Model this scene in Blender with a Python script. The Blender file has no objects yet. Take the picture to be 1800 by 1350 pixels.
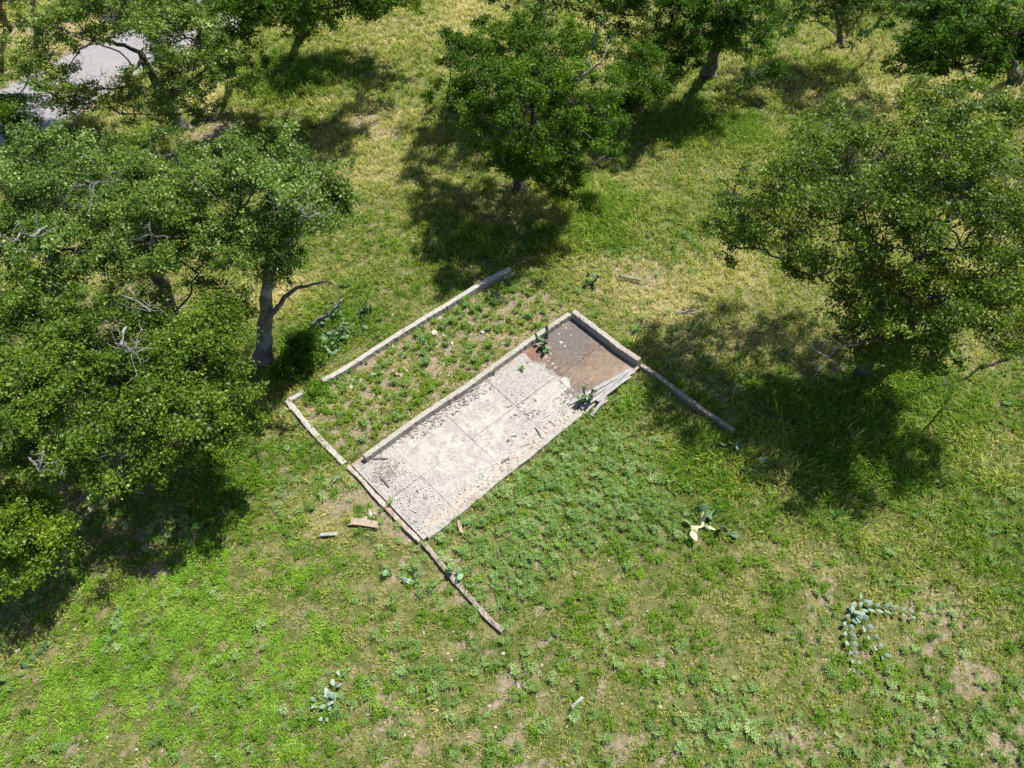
import bpy, math, random
import numpy as np
from mathutils import Vector

# ------------------------------------------------------------------ camera, sky, sun, exposure
S = bpy.context.scene
COL = S.collection
H, PITCH, F = 15.0, math.radians(50.5), 1250.0          # drone height, tilt below the horizon, focal length in photo pixels
cam_data = bpy.data.cameras.new('camera'); cam = bpy.data.objects.new('camera', cam_data); COL.objects.link(cam)
cam.location = (0, 0, H); cam.rotation_euler = (math.pi/2 - PITCH, 0, 0)
cam_data.sensor_width = 36; cam_data.lens = 36*F/1800
cam_data.clip_start = 0.1; cam_data.clip_end = 3000
S.camera = cam

SUN_EL = math.radians(64.5)
SUN_DIR = np.array([0.815, 0.58, 0.0]); SUN_DIR /= np.linalg.norm(SUN_DIR)
sx, sy = SUN_DIR[0]*math.cos(SUN_EL), SUN_DIR[1]*math.cos(SUN_EL); sz = math.sin(SUN_EL)
W = bpy.data.worlds.new('World'); S.world = W; W.use_nodes = True
nt = W.node_tree; bg = nt.nodes['Background']
sky = nt.nodes.new('ShaderNodeTexSky'); sky.sky_type = 'NISHITA'; sky.sun_disc = False
sky.sun_elevation = SUN_EL; sky.sun_rotation = math.atan2(sx, sy)
nt.links.new(sky.outputs[0], bg.inputs[0]); bg.inputs[1].default_value = 0.08
sd = bpy.data.lights.new('sun', 'SUN'); so = bpy.data.objects.new('sun', sd); COL.objects.link(so)
sd.energy = 5.0; sd.angle = math.radians(0.5); sd.color = (1.0, 0.95, 0.86)
so.rotation_euler = Vector((sx, sy, sz)).to_track_quat('Z', 'Y').to_euler()
so.location = (30, 30, 40)
S.view_settings.view_transform = 'Standard'; S.view_settings.look = 'None'
S.view_settings.exposure = 0.98; S.view_settings.gamma = 1.0
S.cycles.max_bounces = 6; S.cycles.diffuse_bounces = 3; S.cycles.transmission_bounces = 3; S.cycles.glossy_bounces = 2
S.cycles.transparent_max_bounces = 4

rng = np.random.default_rng(7); random.seed(7)

# ------------------------------------------------------------------ helpers
def X(px, py, z=0.0):
    """where the photo's line of sight through (px, py) meets height z"""
    u, v = (px-900)/F, (675-py)/F
    dy = math.cos(PITCH) + v*math.sin(PITCH); dz = -math.sin(PITCH) + v*math.cos(PITCH)
    t = (z-H)/dz
    return np.array([u*t, dy*t, z])

def tag(o, label=None, cat=None, group=None, kind=None):
    if label: o['label'] = label
    if cat: o['category'] = cat
    if group: o['group'] = group
    if kind: o['kind'] = kind
    return o

def empty(name, loc, rz=0.0):
    o = bpy.data.objects.new(name, None); COL.objects.link(o)
    o.location = tuple(map(float, loc)); o.rotation_euler = (0, 0, rz); o.empty_display_size = 0.2
    return o

def np_data(name, V, faces, mat, attrs=None, smooth=False):
    V = np.ascontiguousarray(V, dtype=np.float32)
    me = bpy.data.meshes.new(name)
    me.vertices.add(len(V)); me.vertices.foreach_set('co', V.ravel())
    li = np.concatenate([f.ravel() for f in faces]).astype(np.int32)
    ct = np.concatenate([np.full(len(f), f.shape[1], np.int32) for f in faces])
    st = np.concatenate([[0], np.cumsum(ct)[:-1]]).astype(np.int32)
    me.loops.add(len(li)); me.loops.foreach_set('vertex_index', li)
    me.polygons.add(len(ct)); me.polygons.foreach_set('loop_start', st)
    me.polygons.foreach_set('use_smooth', np.full(len(ct), smooth))
    me.update(calc_edges=True)
    for k, a in (attrs or {}).items():
        at = me.attributes.new(k, 'FLOAT', 'POINT'); at.data.foreach_set('value', np.ascontiguousarray(a, dtype=np.float32))
    if mat: me.materials.append(mat)
    return me

def np_obj(name, V, faces, mat, parent=None, attrs=None, smooth=False, loc=None):
    """V is in world space; loc (or the parent's place) becomes the object's origin"""
    V = np.asarray(V, dtype=np.float64)
    org = np.array(parent.location) if parent is not None else (np.array(loc) if loc is not None else np.zeros(3))
    o = bpy.data.objects.new(name, np_data(name, V-org, faces, mat, attrs, smooth)); COL.objects.link(o)
    if parent is not None: o.parent = parent
    elif loc is not None: o.location = tuple(map(float, loc))
    return o

def join(chunks):
    """[(V, [faces...], {attr: arr})...] -> one"""
    Vs, Fs, At, n = [], {}, {}, 0
    for V, fs, at in chunks:
        Vs.append(V)
        for f in fs: Fs.setdefault(f.shape[1], []).append(f+n)
        for k, a in at.items(): At.setdefault(k, []).append(a)
        n += len(V)
    return np.concatenate(Vs), [np.concatenate(v) for v in Fs.values()], {k: np.concatenate(v) for k, v in At.items()}

def norm(a): return a/np.maximum(np.linalg.norm(a, axis=-1, keepdims=True), 1e-9)

def vnoise(x, y, seed=0):
    xi, yi = np.floor(x).astype(np.int64), np.floor(y).astype(np.int64); fx, fy = x-xi, y-yi
    fx = fx*fx*(3-2*fx); fy = fy*fy*(3-2*fy)
    def h(a, b):
        n = (a*374761393 + b*668265263 + seed*974634777) & 0xffffffff
        n = ((n ^ (n >> 13))*1274126177) & 0xffffffff
        n = (n ^ (n >> 16)) & 0xffffffff
        return n/4294967295.0
    return (h(xi, yi)*(1-fx)+h(xi+1, yi)*fx)*(1-fy) + (h(xi, yi+1)*(1-fx)+h(xi+1, yi+1)*fx)*fy

def fbm(x, y, seed=0, oct=4):
    s, a, t = 0, 0.5, 0
    for i in range(oct):
        s = s + a*vnoise(x*2**i+17.3*i, y*2**i-9.1*i, seed+i); t += a; a *= 0.5
    return s/t

def sstep(a, b, x):
    t = np.clip((x-a)/(b-a), 0, 1); return t*t*(3-2*t)

def seg_dist(x, y, a, b):
    d = b-a; L = d@d
    t = np.clip(((x-a[0])*d[0]+(y-a[1])*d[1])/L, 0, 1)
    return np.hypot(x-a[0]-t*d[0], y-a[1]-t*d[1])

# ------------------------------------------------------------------ materials
def mat_new(name):
    m = bpy.data.materials.new(name); m.use_nodes = True
    nt = m.node_tree; b = nt.nodes['Principled BSDF']
    return m, nt, b

def N(nt, typ, **kw):
    n = nt.nodes.new(typ)
    for k, v in kw.items(): setattr(n, k, v)
    return n

def ramp(nt, fac, stops):
    r = N(nt, 'ShaderNodeValToRGB'); cr = r.color_ramp
    while len(cr.elements) < len(stops): cr.elements.new(0.5)
    for e, (p, c) in zip(cr.elements, stops):
        e.position = p; e.color = (*c, 1) if len(c) == 3 else c
    nt.links.new(fac, r.inputs[0]); return r.outputs[0]

def noise(nt, scale, detail=4, rough=0.6, vec=None, dist=0.0):
    n = N(nt, 'ShaderNodeTexNoise'); n.inputs['Scale'].default_value = scale
    n.inputs['Detail'].default_value = detail; n.inputs['Roughness'].default_value = rough; n.inputs['Distortion'].default_value = dist
    if vec is None:
        g = N(nt, 'ShaderNodeTexCoord'); vec = g.outputs['Object']
    nt.links.new(vec, n.inputs['Vector']); return n.outputs[0]

def mixc(nt, fac, a, b, mode='MIX'):
    m = N(nt, 'ShaderNodeMix', data_type='RGBA', blend_type=mode)
    for sock, v in ((m.inputs[0], fac), (m.inputs[6], a), (m.inputs[7], b)):
        if isinstance(v, (int, float)): sock.default_value = v
        elif isinstance(v, tuple): sock.default_value = (*v, 1)
        else: nt.links.new(v, sock)
    return m.outputs[2]

def math_n(nt, op, a, b=0.0, clamp=False):
    m = N(nt, 'ShaderNodeMath', operation=op, use_clamp=clamp)
    for s, v in ((m.inputs[0], a), (m.inputs[1], b)):
        if isinstance(v, (int, float)): s.default_value = v
        else: nt.links.new(v, s)
    return m.outputs[0]

def attr(nt, name):
    a = N(nt, 'ShaderNodeAttribute'); a.attribute_name = name; return a.outputs['Fac']

def mrange(nt, v, a, b, c=0.0, d=1.0):
    m = N(nt, 'ShaderNodeMapRange'); m.interpolation_type = 'SMOOTHSTEP'
    nt.links.new(v, m.inputs[0])
    for i, x in zip((1, 2, 3, 4), (a, b, c, d)): m.inputs[i].default_value = x
    return m.outputs[0]

def bump(nt, b, h, strength=0.5, dist=0.02):
    bn = N(nt, 'ShaderNodeBump'); bn.inputs['Strength'].default_value = strength; bn.inputs['Distance'].default_value = dist
    nt.links.new(h, bn.inputs['Height']); nt.links.new(bn.outputs[0], b.inputs['Normal'])

def leaf_mat(name, stops, rough=0.5, trans=0.3, spec=0.4, attr_name='rnd'):
    m, nt, b = mat_new(name)
    c = ramp(nt, attr(nt, attr_name), stops)
    oi = N(nt, 'ShaderNodeObjectInfo')      # every plant a shade of its own
    c = mixc(nt, 1.0, c, ramp(nt, oi.outputs['Random'], [(0, (0.90, 0.96, 1.10)), (0.5, (1, 1, 1)), (1, (1.12, 1.05, 0.88))]), 'MULTIPLY')
    nt.links.new(c, b.inputs['Base Color']); b.inputs['Roughness'].default_value = rough
    b.inputs['Specular IOR Level'].default_value = spec
    if trans > 0:
        t = N(nt, 'ShaderNodeBsdfTranslucent'); nt.links.new(mixc(nt, 1.0, c, (1.15, 1.2, 0.7), 'MULTIPLY'), t.inputs[0])
        mx = N(nt, 'ShaderNodeMixShader'); mx.inputs[0].default_value = trans
        nt.links.new(b.outputs[0], mx.inputs[1]); nt.links.new(t.outputs[0], mx.inputs[2])
        nt.links.new(mx.outputs[0], nt.nodes['Material Output'].inputs[0])
    return m

M_OAK = leaf_mat('oak_leaves', [(0, (0.0282, 0.0633, 0.0023)), (0.45, (0.0768, 0.1424, 0.0056)), (0.8, (0.1469, 0.2215, 0.0136)), (1, (0.2825, 0.3390, 0.0565))], 0.50, 0.36, 0.36)
M_OAKG = leaf_mat('grey_oak_leaves', [(0, (0.0362, 0.0746, 0.0068)), (0.45, (0.0994, 0.1718, 0.0147)), (0.8, (0.1865, 0.2712, 0.0407)), (1, (0.3616, 0.4294, 0.1469))], 0.48, 0.36, 0.42)
M_OAKB = leaf_mat('bright_oak_leaves', [(0, (0.016, 0.048, 0.001)), (0.45, (0.048, 0.118, 0.002)), (0.8, (0.102, 0.186, 0.004)), (1, (0.17, 0.25, 0.012))], 0.55, 0.36, 0.22)
M_SHRUB = leaf_mat('yellow_shrub_leaves', [(0, (0.045, 0.10, 0.004)), (0.5, (0.105, 0.19, 0.008)), (1, (0.22, 0.30, 0.025))], 0.45, 0.38, 0.4)
M_GRASS = leaf_mat('grass_blades', [(0, (0.060, 0.160, 0.010)), (0.25, (0.140, 0.240, 0.018)), (0.5, (0.255, 0.320, 0.045)), (0.75, (0.42, 0.41, 0.135)), (1, (0.58, 0.51, 0.27))], 0.7, 0.36, 0.08)
M_CLOVER = leaf_mat('clover_leaves', [(0, (0.070, 0.165, 0.010)), (0.5, (0.150, 0.275, 0.020)), (1, (0.27, 0.37, 0.05))], 0.65, 0.34, 0.12)
M_SILVER = leaf_mat('silver_weed_leaves', [(0, (0.085, 0.18, 0.036)), (0.5, (0.17, 0.275, 0.075)), (1, (0.34, 0.45, 0.19))], 0.7, 0.28, 0.12)
M_LEAFY = leaf_mat('leafy_weed_leaves', [(0, (0.048, 0.115, 0.006)), (0.5, (0.112, 0.215, 0.013)), (1, (0.22, 0.34, 0.035))], 0.6, 0.34, 0.15)

def bark_mat(name, c0, c1, c2):
    m, nt, b = mat_new(name)
    tc = N(nt, 'ShaderNodeTexCoord'); mp = N(nt, 'ShaderNodeMapping'); mp.inputs['Scale'].default_value = (1, 1, 0.22)
    nt.links.new(tc.outputs['Object'], mp.inputs[0])
    n1 = noise(nt, 26, 5, 0.7, mp.outputs[0], 0.6); n2 = noise(nt, 3.5, 3, 0.5)
    c = ramp(nt, n1, [(0.32, c0), (0.52, c1), (0.7, c2)])
    c = mixc(nt, mrange(nt, n2, 0.5, 0.68), c, c2)
    nt.links.new(c, b.inputs['Base Color']); b.inputs['Roughness'].default_value = 0.9
    bump(nt, b, n1, 1.0, 0.03); return m
M_BARK = bark_mat('oak_bark', (0.020, 0.018, 0.016), (0.062, 0.056, 0.051), (0.15, 0.145, 0.14))
M_DEAD = bark_mat('dead_wood', (0.07, 0.067, 0.065), (0.16, 0.155, 0.15), (0.26, 0.255, 0.25))
M_BARKG = bark_mat('grey_bark', (0.035, 0.032, 0.03), (0.14, 0.132, 0.125), (0.30, 0.29, 0.285))
M_BARKB = bark_mat('brown_bark', (0.04, 0.025, 0.018), (0.12, 0.075, 0.05), (0.20, 0.13, 0.09))

# concrete of the low walls
def concrete_mat(name, lo, mid, hi, stain):
    m, nt, b = mat_new(name)
    n1 = noise(nt, 1.6, 5, 0.65); n2 = noise(nt, 14, 5, 0.7); n3 = noise(nt, 70, 3, 0.6); n4 = noise(nt, 3.3, 5, 0.75, None, 1.0)
    c = ramp(nt, n2, [(0.3, lo), (0.5, mid), (0.7, hi)])
    c = mixc(nt, mrange(nt, n1, 0.50, 0.66, 0, 0.7), c, stain)
    c = mixc(nt, mrange(nt, n4, 0.56, 0.66, 0, 0.75), c, (0.13, 0.115, 0.10))
    c = mixc(nt, mrange(nt, n3, 0.6, 0.75, 0, 0.45), c, (0.10, 0.09, 0.08))
    nt.links.new(c, b.inputs['Base Color']); b.inputs['Roughness'].default_value = 0.92
    bump(nt, b, math_n(nt, 'ADD', n2, n3), 0.7, 0.02); return m
M_WALL = concrete_mat('wall_concrete', (0.189, 0.172, 0.148), (0.286, 0.266, 0.236), (0.352, 0.333, 0.299), (0.23, 0.19, 0.15))
M_WALLW = concrete_mat('pale_wall_concrete', (0.216, 0.202, 0.180), (0.308, 0.293, 0.264), (0.370, 0.354, 0.323), (0.27, 0.24, 0.195))
M_SILL = concrete_mat('brown_sill_concrete', (0.150, 0.123, 0.101), (0.238, 0.204, 0.172), (0.317, 0.280, 0.242), (0.19, 0.145, 0.11))

def wood_mat(name, a, b_, c_):
    m, nt, b = mat_new(name)
    tc = N(nt, 'ShaderNodeTexCoord'); mp = N(nt, 'ShaderNodeMapping'); mp.inputs['Scale'].default_value = (1.2, 22, 22)
    nt.links.new(tc.outputs['Object'], mp.inputs[0])
    n1 = noise(nt, 3, 5, 0.7, mp.outputs[0], 0.3); n2 = noise(nt, 5, 4, 0.6)
    c = ramp(nt, n1, [(0.3, a), (0.5, b_), (0.7, c_)])
    c = mixc(nt, mrange(nt, n2, 0.55, 0.75, 0, 0.6), c, a)
    nt.links.new(c, b.inputs['Base Color']); b.inputs['Roughness'].default_value = 0.85
    bump(nt, b, n1, 0.6, 0.01); return m
M_GREYW = wood_mat('grey_weathered_wood', (0.11, 0.104, 0.10), (0.245, 0.237, 0.232), (0.36, 0.35, 0.343))
M_PINKW = wood_mat('pinkish_wood', (0.16, 0.112, 0.083), (0.27, 0.205, 0.16), (0.35, 0.285, 0.235))
M_DARKW = wood_mat('charred_wood', (0.04, 0.033, 0.03), (0.11, 0.09, 0.08), (0.22, 0.19, 0.17))

m, nt, b = mat_new('pale_stone')
n1 = noise(nt, 12, 4); nt.links.new(ramp(nt, n1, [(0.3, (0.26, 0.23, 0.19)), (0.6, (0.45, 0.42, 0.375))]), b.inputs['Base Color']); b.inputs['Roughness'].default_value = 0.9
bump(nt, b, n1, 0.6, 0.02); M_STONE = m

def cactus_mat(name, a, b_, c_):
    m, nt, b = mat_new(name)
    v = N(nt, 'ShaderNodeTexVoronoi'); v.inputs['Scale'].default_value = 26
    tc = N(nt, 'ShaderNodeTexCoord'); nt.links.new(tc.outputs['Object'], v.inputs['Vector'])
    n1 = noise(nt, 7, 4)
    oi = N(nt, 'ShaderNodeObjectInfo')
    c = ramp(nt, n1, [(0.3, a), (0.7, b_)])
    c = mixc(nt, math_n(nt, 'MULTIPLY', oi.outputs['Random'], 0.45), c, c_)
    c = mixc(nt, mrange(nt, v.outputs['Distance'], 0.10, 0.16, 0.7, 0.0), c, (0.30, 0.27, 0.14))
    nt.links.new(c, b.inputs['Base Color']); b.inputs['Roughness'].default_value = 0.65; b.inputs['Specular IOR Level'].default_value = .25
    bump(nt, b, v.outputs['Distance'], 0.3, 0.01); return m
M_CBLUE = cactus_mat('blue_green_cactus', (0.13, 0.205, 0.15), (0.20, 0.285, 0.22), (0.28, 0.35, 0.29))
M_CGREEN = cactus_mat('green_cactus', (0.055, 0.105, 0.045), (0.085, 0.16, 0.07), (0.16, 0.24, 0.12))
M_CPALE = cactus_mat('pale_cactus', (0.34, 0.36, 0.20), (0.50, 0.49, 0.32), (0.42, 0.44, 0.25))
M_CMID = cactus_mat('mid_green_cactus', (0.10, 0.20, 0.08), (0.15, 0.27, 0.12), (0.24, 0.35, 0.17))

# ------------------------------------------------------------------ where things lie on the ground (metres)
SL_W, SL_S, SL_E, SL_N = X(617, 816, .08)[:2], X(744, 948, .08)[:2], X(1124, 646, .08)[:2], X(1006, 549, .08)[:2]
PLOT = [X(519, 699)[:2], X(898, 474)[:2], X(1006, 549)[:2], X(617, 816)[:2]]
ROAD = [(-60, 435), (60, 225), (190, 120), (330, 20), (470, -70)]           # its centre line in the photo
ROADP = [X(*p)[:2] for p in ((-120, 300), (10, 215), (110, 150), (215, 95), (330, 42), (460, -8), (600, -60))]

def poly_mask(x, y, P, soft):
    P = np.array(P); c = P.mean(0); d = np.full(x.shape, 1e9)
    for i in range(len(P)):
        a, b_ = P[i], P[(i+1) % len(P)]; e = b_-a; n = np.array([-e[1], e[0]])/np.hypot(*e)
        if (c-a)@n < 0: n = -n
        d = np.minimum(d, (x-a[0])*n[0]+(y-a[1])*n[1])
    return sstep(-soft, soft, d), d

def zone(x, y, lst, warp=0.8, seed=50):
    wx = x + warp*2*(fbm(x*0.7, y*0.7, seed)-0.5)*1.6; wy = y + warp*2*(fbm(x*0.7, y*0.7, seed+9)-0.5)*1.6
    r = np.zeros(np.shape(x))
    for px, py, rx, ry, w in lst:
        c = X(px, py)
        r = np.maximum(r, w*np.exp(-(((wx-c[0])/rx)**2+((wy-c[1])/ry)**2)**1.5))
    return r

Z_CLOVER = [(290, 1060, 1.5, 1.0, 1), (250, 1140, 1.8, 1.1, .95), (370, 1090, 1.2, .8, .9), (330, 990, 1.0, .7, .8), (150, 1190, 1.3, .9, .75), (420, 1190, 1.3, .8, .65),
            (560, 1130, .8, .9, .6), (60, 1260, 1.3, .9, .55), (480, 1280, 1.6, .7, .45), (250, 1290, 1.8, .7, .5), (500, 990, .9, .6, .4)]
Z_SILVER = [(880, 900, 1.3, .8, 1), (960, 850, 1.3, .9, 1), (1040, 790, 1.1, .9, .95), (1000, 930, 1.5, .9, .9), (900, 990, 1.3, .8, .75), (1120, 850, 1.2, 1.0, .8), (1080, 720, .7, .6, .8), (800, 970, .8, .5, .6),
            (1150, 930, 1.0, .8, .6), (700, 720, 1.4, .8, .5), (620, 730, 1.2, .8, .5), (760, 1150, 1.5, .7, .45), (1250, 1280, 1.5, .8, .5), (1650, 1290, 1.3, .8, .6), (1120, 430, 2.2, 1.5, .3)]
Z_LEAFY = [(1010, 1075, .8, .6, 1), (1080, 1100, 1.0, .6, 1), (1160, 1080, .9, .6, .9), (1240, 990, 1.1, .8, .8), (1020, 1170, .7, .4, .7), (1320, 1040, 1.1, .8, .6), (1180, 1270, .6, .5, .7), (1350, 1190, .9, .7, .6),
           (1480, 1260, 1.2, .8, .6), (1560, 1220, 1.0, .7, .6), (1620, 1310, 1.4, .7, .5), (1130, 1180, .8, .5, .5), (700, 1280, 2, .8, .3), (1080, 380, 1.4, 1.0, .5), (1300, 950, 1, .6, .5)]
Z_LUSH = [(1060, 360, 1.6, 1.5, 1), (1010, 420, 1.2, 1.0, .8), (1170, 700, .9, .8, .9), (1250, 830, 1.4, 1.2, .9), (1400, 880, 1.8, 1.0, 1), (1500, 800, 2.2, 1.6, 1), (1640, 720, 2.0, 1.4, .9), (1700, 870, 2.2, 1.6, .8),
          (1500, 960, 1.5, .8, .7), (1380, 740, 1.5, 1.2, .7), (850, 440, 2.0, .9, .7), (600, 570, 1.2, 1.3, .7), (1250, 230, 2.5, 1.8, .5), (1750, 1000, 1.6, 1.2, .5), (420, 830, 2, 1.0, .5), (530, 130, 3, 2, .5), (1380, 120, 2, 1.5, .4)]
Z_DRY = [(1270, 480, 1.6, 1.4, 1), (1180, 540, 1.3, .9, .8), (1110, 490, 1.0, .8, .6), (1230, 590, 1.3, .8, .6), (660, 215, 1.4, 2.0, .8), (620, 300, 1.5, 1.2, .5), (1540, 170, 1.7, 2.2, 1), (1460, 190, 1.6, 1.2, .6), (510, 500, 1.0, .9, .8), (350, 180, 1.4, 1.4, .9), (800, 20, 5, 4, .7), (1080, 60, 2.5, 2.5, .8), (1680, 150, 2.5, 2, .8),
         (80, 60, 4, 4, .7), (160, 760, .9, .8, .8), (300, 470, 1.5, 2, .6), (1480, 600, 2, 1, .5), (100, 480, 2.2, 2, .8), (560, 860, 1.1, .6, .5), (1720, 150, 2, 2, .7), (880, 300, 3, 3, .4), (700, 60, 2.5, 3, .5), (1700, 460, 2.5, 2, .7)]
Z_SOIL = [(370, 235, 1.0, 1.5, 1.2), (330, 270, .9, .8, 1), (300, 1015, .35, .18, 1.0), (620, 870, .9, .5, .6), (700, 925, .5, .35, .7), (640, 215, .9, .7, .7), (680, 240, .6, .5, .6), (1780, 1335, .35, .25, 1.3), (1500, 1160, .8, .5, .45), (1400, 1290, .8, .4, .5), (1680, 1060, .9, .6, .45),
          (600, 1300, 1.8, .6, .3), (820, 1300, 1.3, .5, .3), (1570, 990, .9, .5, .4), (1720, 1210, .8, .5, .5), (560, 720, .4, .5, .6), (560, 1090, .7, .5, .4), (60, 50, 2, 1.5, .8), (1130, 480, .9, .9, .5), (1450, 170, 1, .6, .4), (1740, 330, 2, 1.6, .4), (200, 560, 3, 3, .3)]

def fields(x, y):
    """ground cover weights at x, y"""
    f = {}
    f['clover'] = zone(x, y, Z_CLOVER, .7, 51); f['silver'] = zone(x, y, Z_SILVER, .7, 52); f['leafy'] = zone(x, y, Z_LEAFY, .6, 53)
    f['lush'] = zone(x, y, Z_LUSH, .9, 54); f['dry'] = zone(x, y, Z_DRY, .9, 55); soil = zone(x, y, Z_SOIL, .35, 56)
    plot, _ = poly_mask(x, y, PLOT, .12)
    f['plot'] = plot
    n = fbm(x*0.9, y*0.9, 3, 5); n2 = fbm(x*2.6, y*2.6, 4, 4)
    near = sstep(17, 9, y)
    n4 = fbm(x*5.5, y*5.5, 6, 3)
    bare = np.maximum(soil*(0.5+0.9*n4), sstep(.38, .64, n)*.50*(.40+.7*near)*sstep(.47, .60, .35*n2+.65*n4))
    bare = np.maximum(bare, plot*sstep(.40, .62, .4*n2+.6*n4)*.8)
    bare = bare*(1-.75*f['lush'])*(1-.8*f['clover'])*(1-.5*f['silver'])*(1-.5*f['leafy'])
    rd = np.full(np.shape(x), 1e9)
    for a, b_ in zip(ROADP[:-1], ROADP[1:]): rd = np.minimum(rd, seg_dist(x, y, a, b_))
    f['road'] = rd
    bare = np.maximum(bare, .7*sstep(2.9, 2.0, rd))
    f['bare'] = np.clip(bare, 0, 1); f['n'] = n; f['n2'] = n2
    _, f['slab'] = poly_mask(x, y, [SL_W, SL_S, SL_E, SL_N], .1)
    return f

def gz(x, y):
    return 0.10*(fbm(x*0.22, y*0.22, 80, 3)-.5) + 0.05*(fbm(x*1.3, y*1.3, 81, 3)-.5) - .015

# ------------------------------------------------------------------ ground
m, nt, b = mat_new('meadow_ground')
aB, aD, aL, aC = attr(nt, 'bare'), attr(nt, 'dry'), attr(nt, 'lush'), attr(nt, 'clover')
n1 = noise(nt, 2.2, 6, 0.7); n2 = noise(nt, 13, 5, 0.7); n3 = noise(nt, 60, 4, 0.7); n5 = noise(nt, 28, 3, 0.6, None, 1.5)
soil = ramp(nt, n2, [(0.28, (0.10, 0.078, 0.050)), (0.5, (0.225, 0.178, 0.118)), (0.72, (0.33, 0.275, 0.20))])
soil = mixc(nt, mrange(nt, n3, 0.50, 0.68, 0, 0.6), soil, (0.40, 0.345, 0.265))
soil = mixc(nt, mrange(nt, n3, 0.48, 0.30, 0, 0.65), soil, (0.075, 0.055, 0.035))
thatch = ramp(nt, n5, [(0.3, (0.10, 0.092, 0.035)), (0.5, (0.24, 0.21, 0.10)), (0.7, (0.40, 0.345, 0.195))])
green = ramp(nt, n5, [(0.3, (0.040, 0.058, 0.014)), (0.55, (0.095, 0.115, 0.030)), (0.75, (0.20, 0.19, 0.075))])
k = math_n(nt, 'ADD', mrange(nt, n1, 0.42, 0.62, 0, .6), math_n(nt, 'SUBTRACT', aD, math_n(nt, 'MULTIPLY', aL, .6)), True)
c = mixc(nt, k, green, thatch)
kb = math_n(nt, 'ADD', aB, math_n(nt, 'MULTIPLY', math_n(nt, 'SUBTRACT', n2, .5), .9), True)
c = mixc(nt, mrange(nt, kb, 0.18, 0.45), c, soil)
nt.links.new(c, b.inputs['Base Color']); b.inputs['Roughness'].default_value = 0.95; b.inputs['Specular IOR Level'].default_value = 0.1
bump(nt, b, math_n(nt, 'ADD', n3, n2), 0.8, 0.05)
M_GROUND = m

def axis(lo, hi, step, far):
    c = np.arange(lo, hi+1e-6, step); out = []; s, p = step*3, hi
    while p < far: p += s; s *= 1.5; out.append(p)
    neg = []; s, p = step*3, lo
    while p > -far: p -= s; s *= 1.5; neg.append(p)
    return np.concatenate([neg[::-1], c, out])
gxs, gys = axis(-34, 34, .16, 900), axis(0, 44, .16, 900)
GX, GY = np.meshgrid(gxs, gys, indexing='ij'); gx, gy = GX.ravel(), GY.ravel()
fg = fields(gx, gy)
zz = gz(gx, gy)
inslab = sstep(-.12, .12, fg['slab'])
zz = zz*(1-inslab) + (-.10)*inslab
zz = zz - .05*sstep(2.2, 1.6, fg['road'])*1.0
nx, ny = len(gxs), len(gys)
I = np.arange(nx*ny).reshape(nx, ny)
quads = np.stack([I[:-1, :-1], I[1:, :-1], I[1:, 1:], I[:-1, 1:]], -1).reshape(-1, 4)
g = np_obj('ground', np.stack([gx, gy, zz], 1), [quads], M_GROUND, None, {'bare': fg['bare'], 'dry': fg['dry'], 'lush': fg['lush'], 'clover': fg['clover']}, True)
tag(g, kind='structure')

# road: a worn pale asphalt drive curving away at the top left
m, nt, b = mat_new('pale_asphalt')
n1 = noise(nt, 1.2, 5, 0.7); n2 = noise(nt, 45, 4, 0.7)
c = ramp(nt, n2, [(0.3, (0.14, 0.133, 0.137)), (0.55, (0.205, 0.196, 0.203)), (0.75, (0.27, 0.257, 0.257))])
c = mixc(nt, mrange(nt, n1, 0.5, 0.66, 0, .6), c, (0.27, 0.235, 0.20))
vo = N(nt, 'ShaderNodeTexVoronoi', feature='DISTANCE_TO_EDGE'); vo.inputs['Scale'].default_value = .7
tc = N(nt, 'ShaderNodeTexCoord'); nt.links.new(tc.outputs['Object'], vo.inputs['Vector'])
c = mixc(nt, mrange(nt, vo.outputs['Distance'],   .006, .02, .3, 0), c, (0.09, 0.085, 0.08))
c = mixc(nt, mrange(nt, noise(nt, 3.5, 5, .75), .56, .66, 0, .5), c, (0.14, 0.13, 0.125))
nt.links.new(c, b.inputs['Base Color']); b.inputs['Roughness'].default_value = 0.9; bump(nt, b, n2, .4, .01)
pts = [np.array(p) for p in ROADP]
fine = []
for i in range(len(pts)-1):
    p0, p1, p2, p3 = pts[max(i-1, 0)], pts[i], pts[i+1], pts[min(i+2, len(pts)-1)]
    for t in np.linspace(0, 1, 14, endpoint=False):
        fine.append(.5*((2*p1)+(-p0+p2)*t+(2*p0-5*p1+4*p2-p3)*t*t+(-p0+3*p1-3*p2+p3)*t**3))
fine.append(pts[-1]); fine = np.array(fine)
tan = norm(np.gradient(fine, axis=0)); nrm = np.stack([-tan[:, 1], tan[:, 0]], 1)
rows = []
for k, t in enumerate(np.linspace(-1, 1, 9)):
    w = 2.0*t + (0.16*(fbm(np.arange(len(fine))*.5, np.full(len(fine), k*3.), 5)-.5)*2 if abs(t) == 1 else 0)
    p = fine + nrm*np.reshape(w, (-1, 1)) if np.ndim(w) else fine + nrm*w
    rows.append(np.column_stack([p, gz(p[:, 0], p[:, 1]) + .03 - .03*abs(t)**6]))
R = np.array(rows); a_, b_ = R.shape[:2]; I = np.arange(a_*b_).reshape(a_, b_)
o = np_obj('road', R.reshape(-1, 3), [np.stack([I[:-1, :-1], I[:-1, 1:], I[1:, 1:], I[1:, :-1]], -1).reshape(-1, 4)], m, None, None, True)
tag(o, kind='structure')

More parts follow.
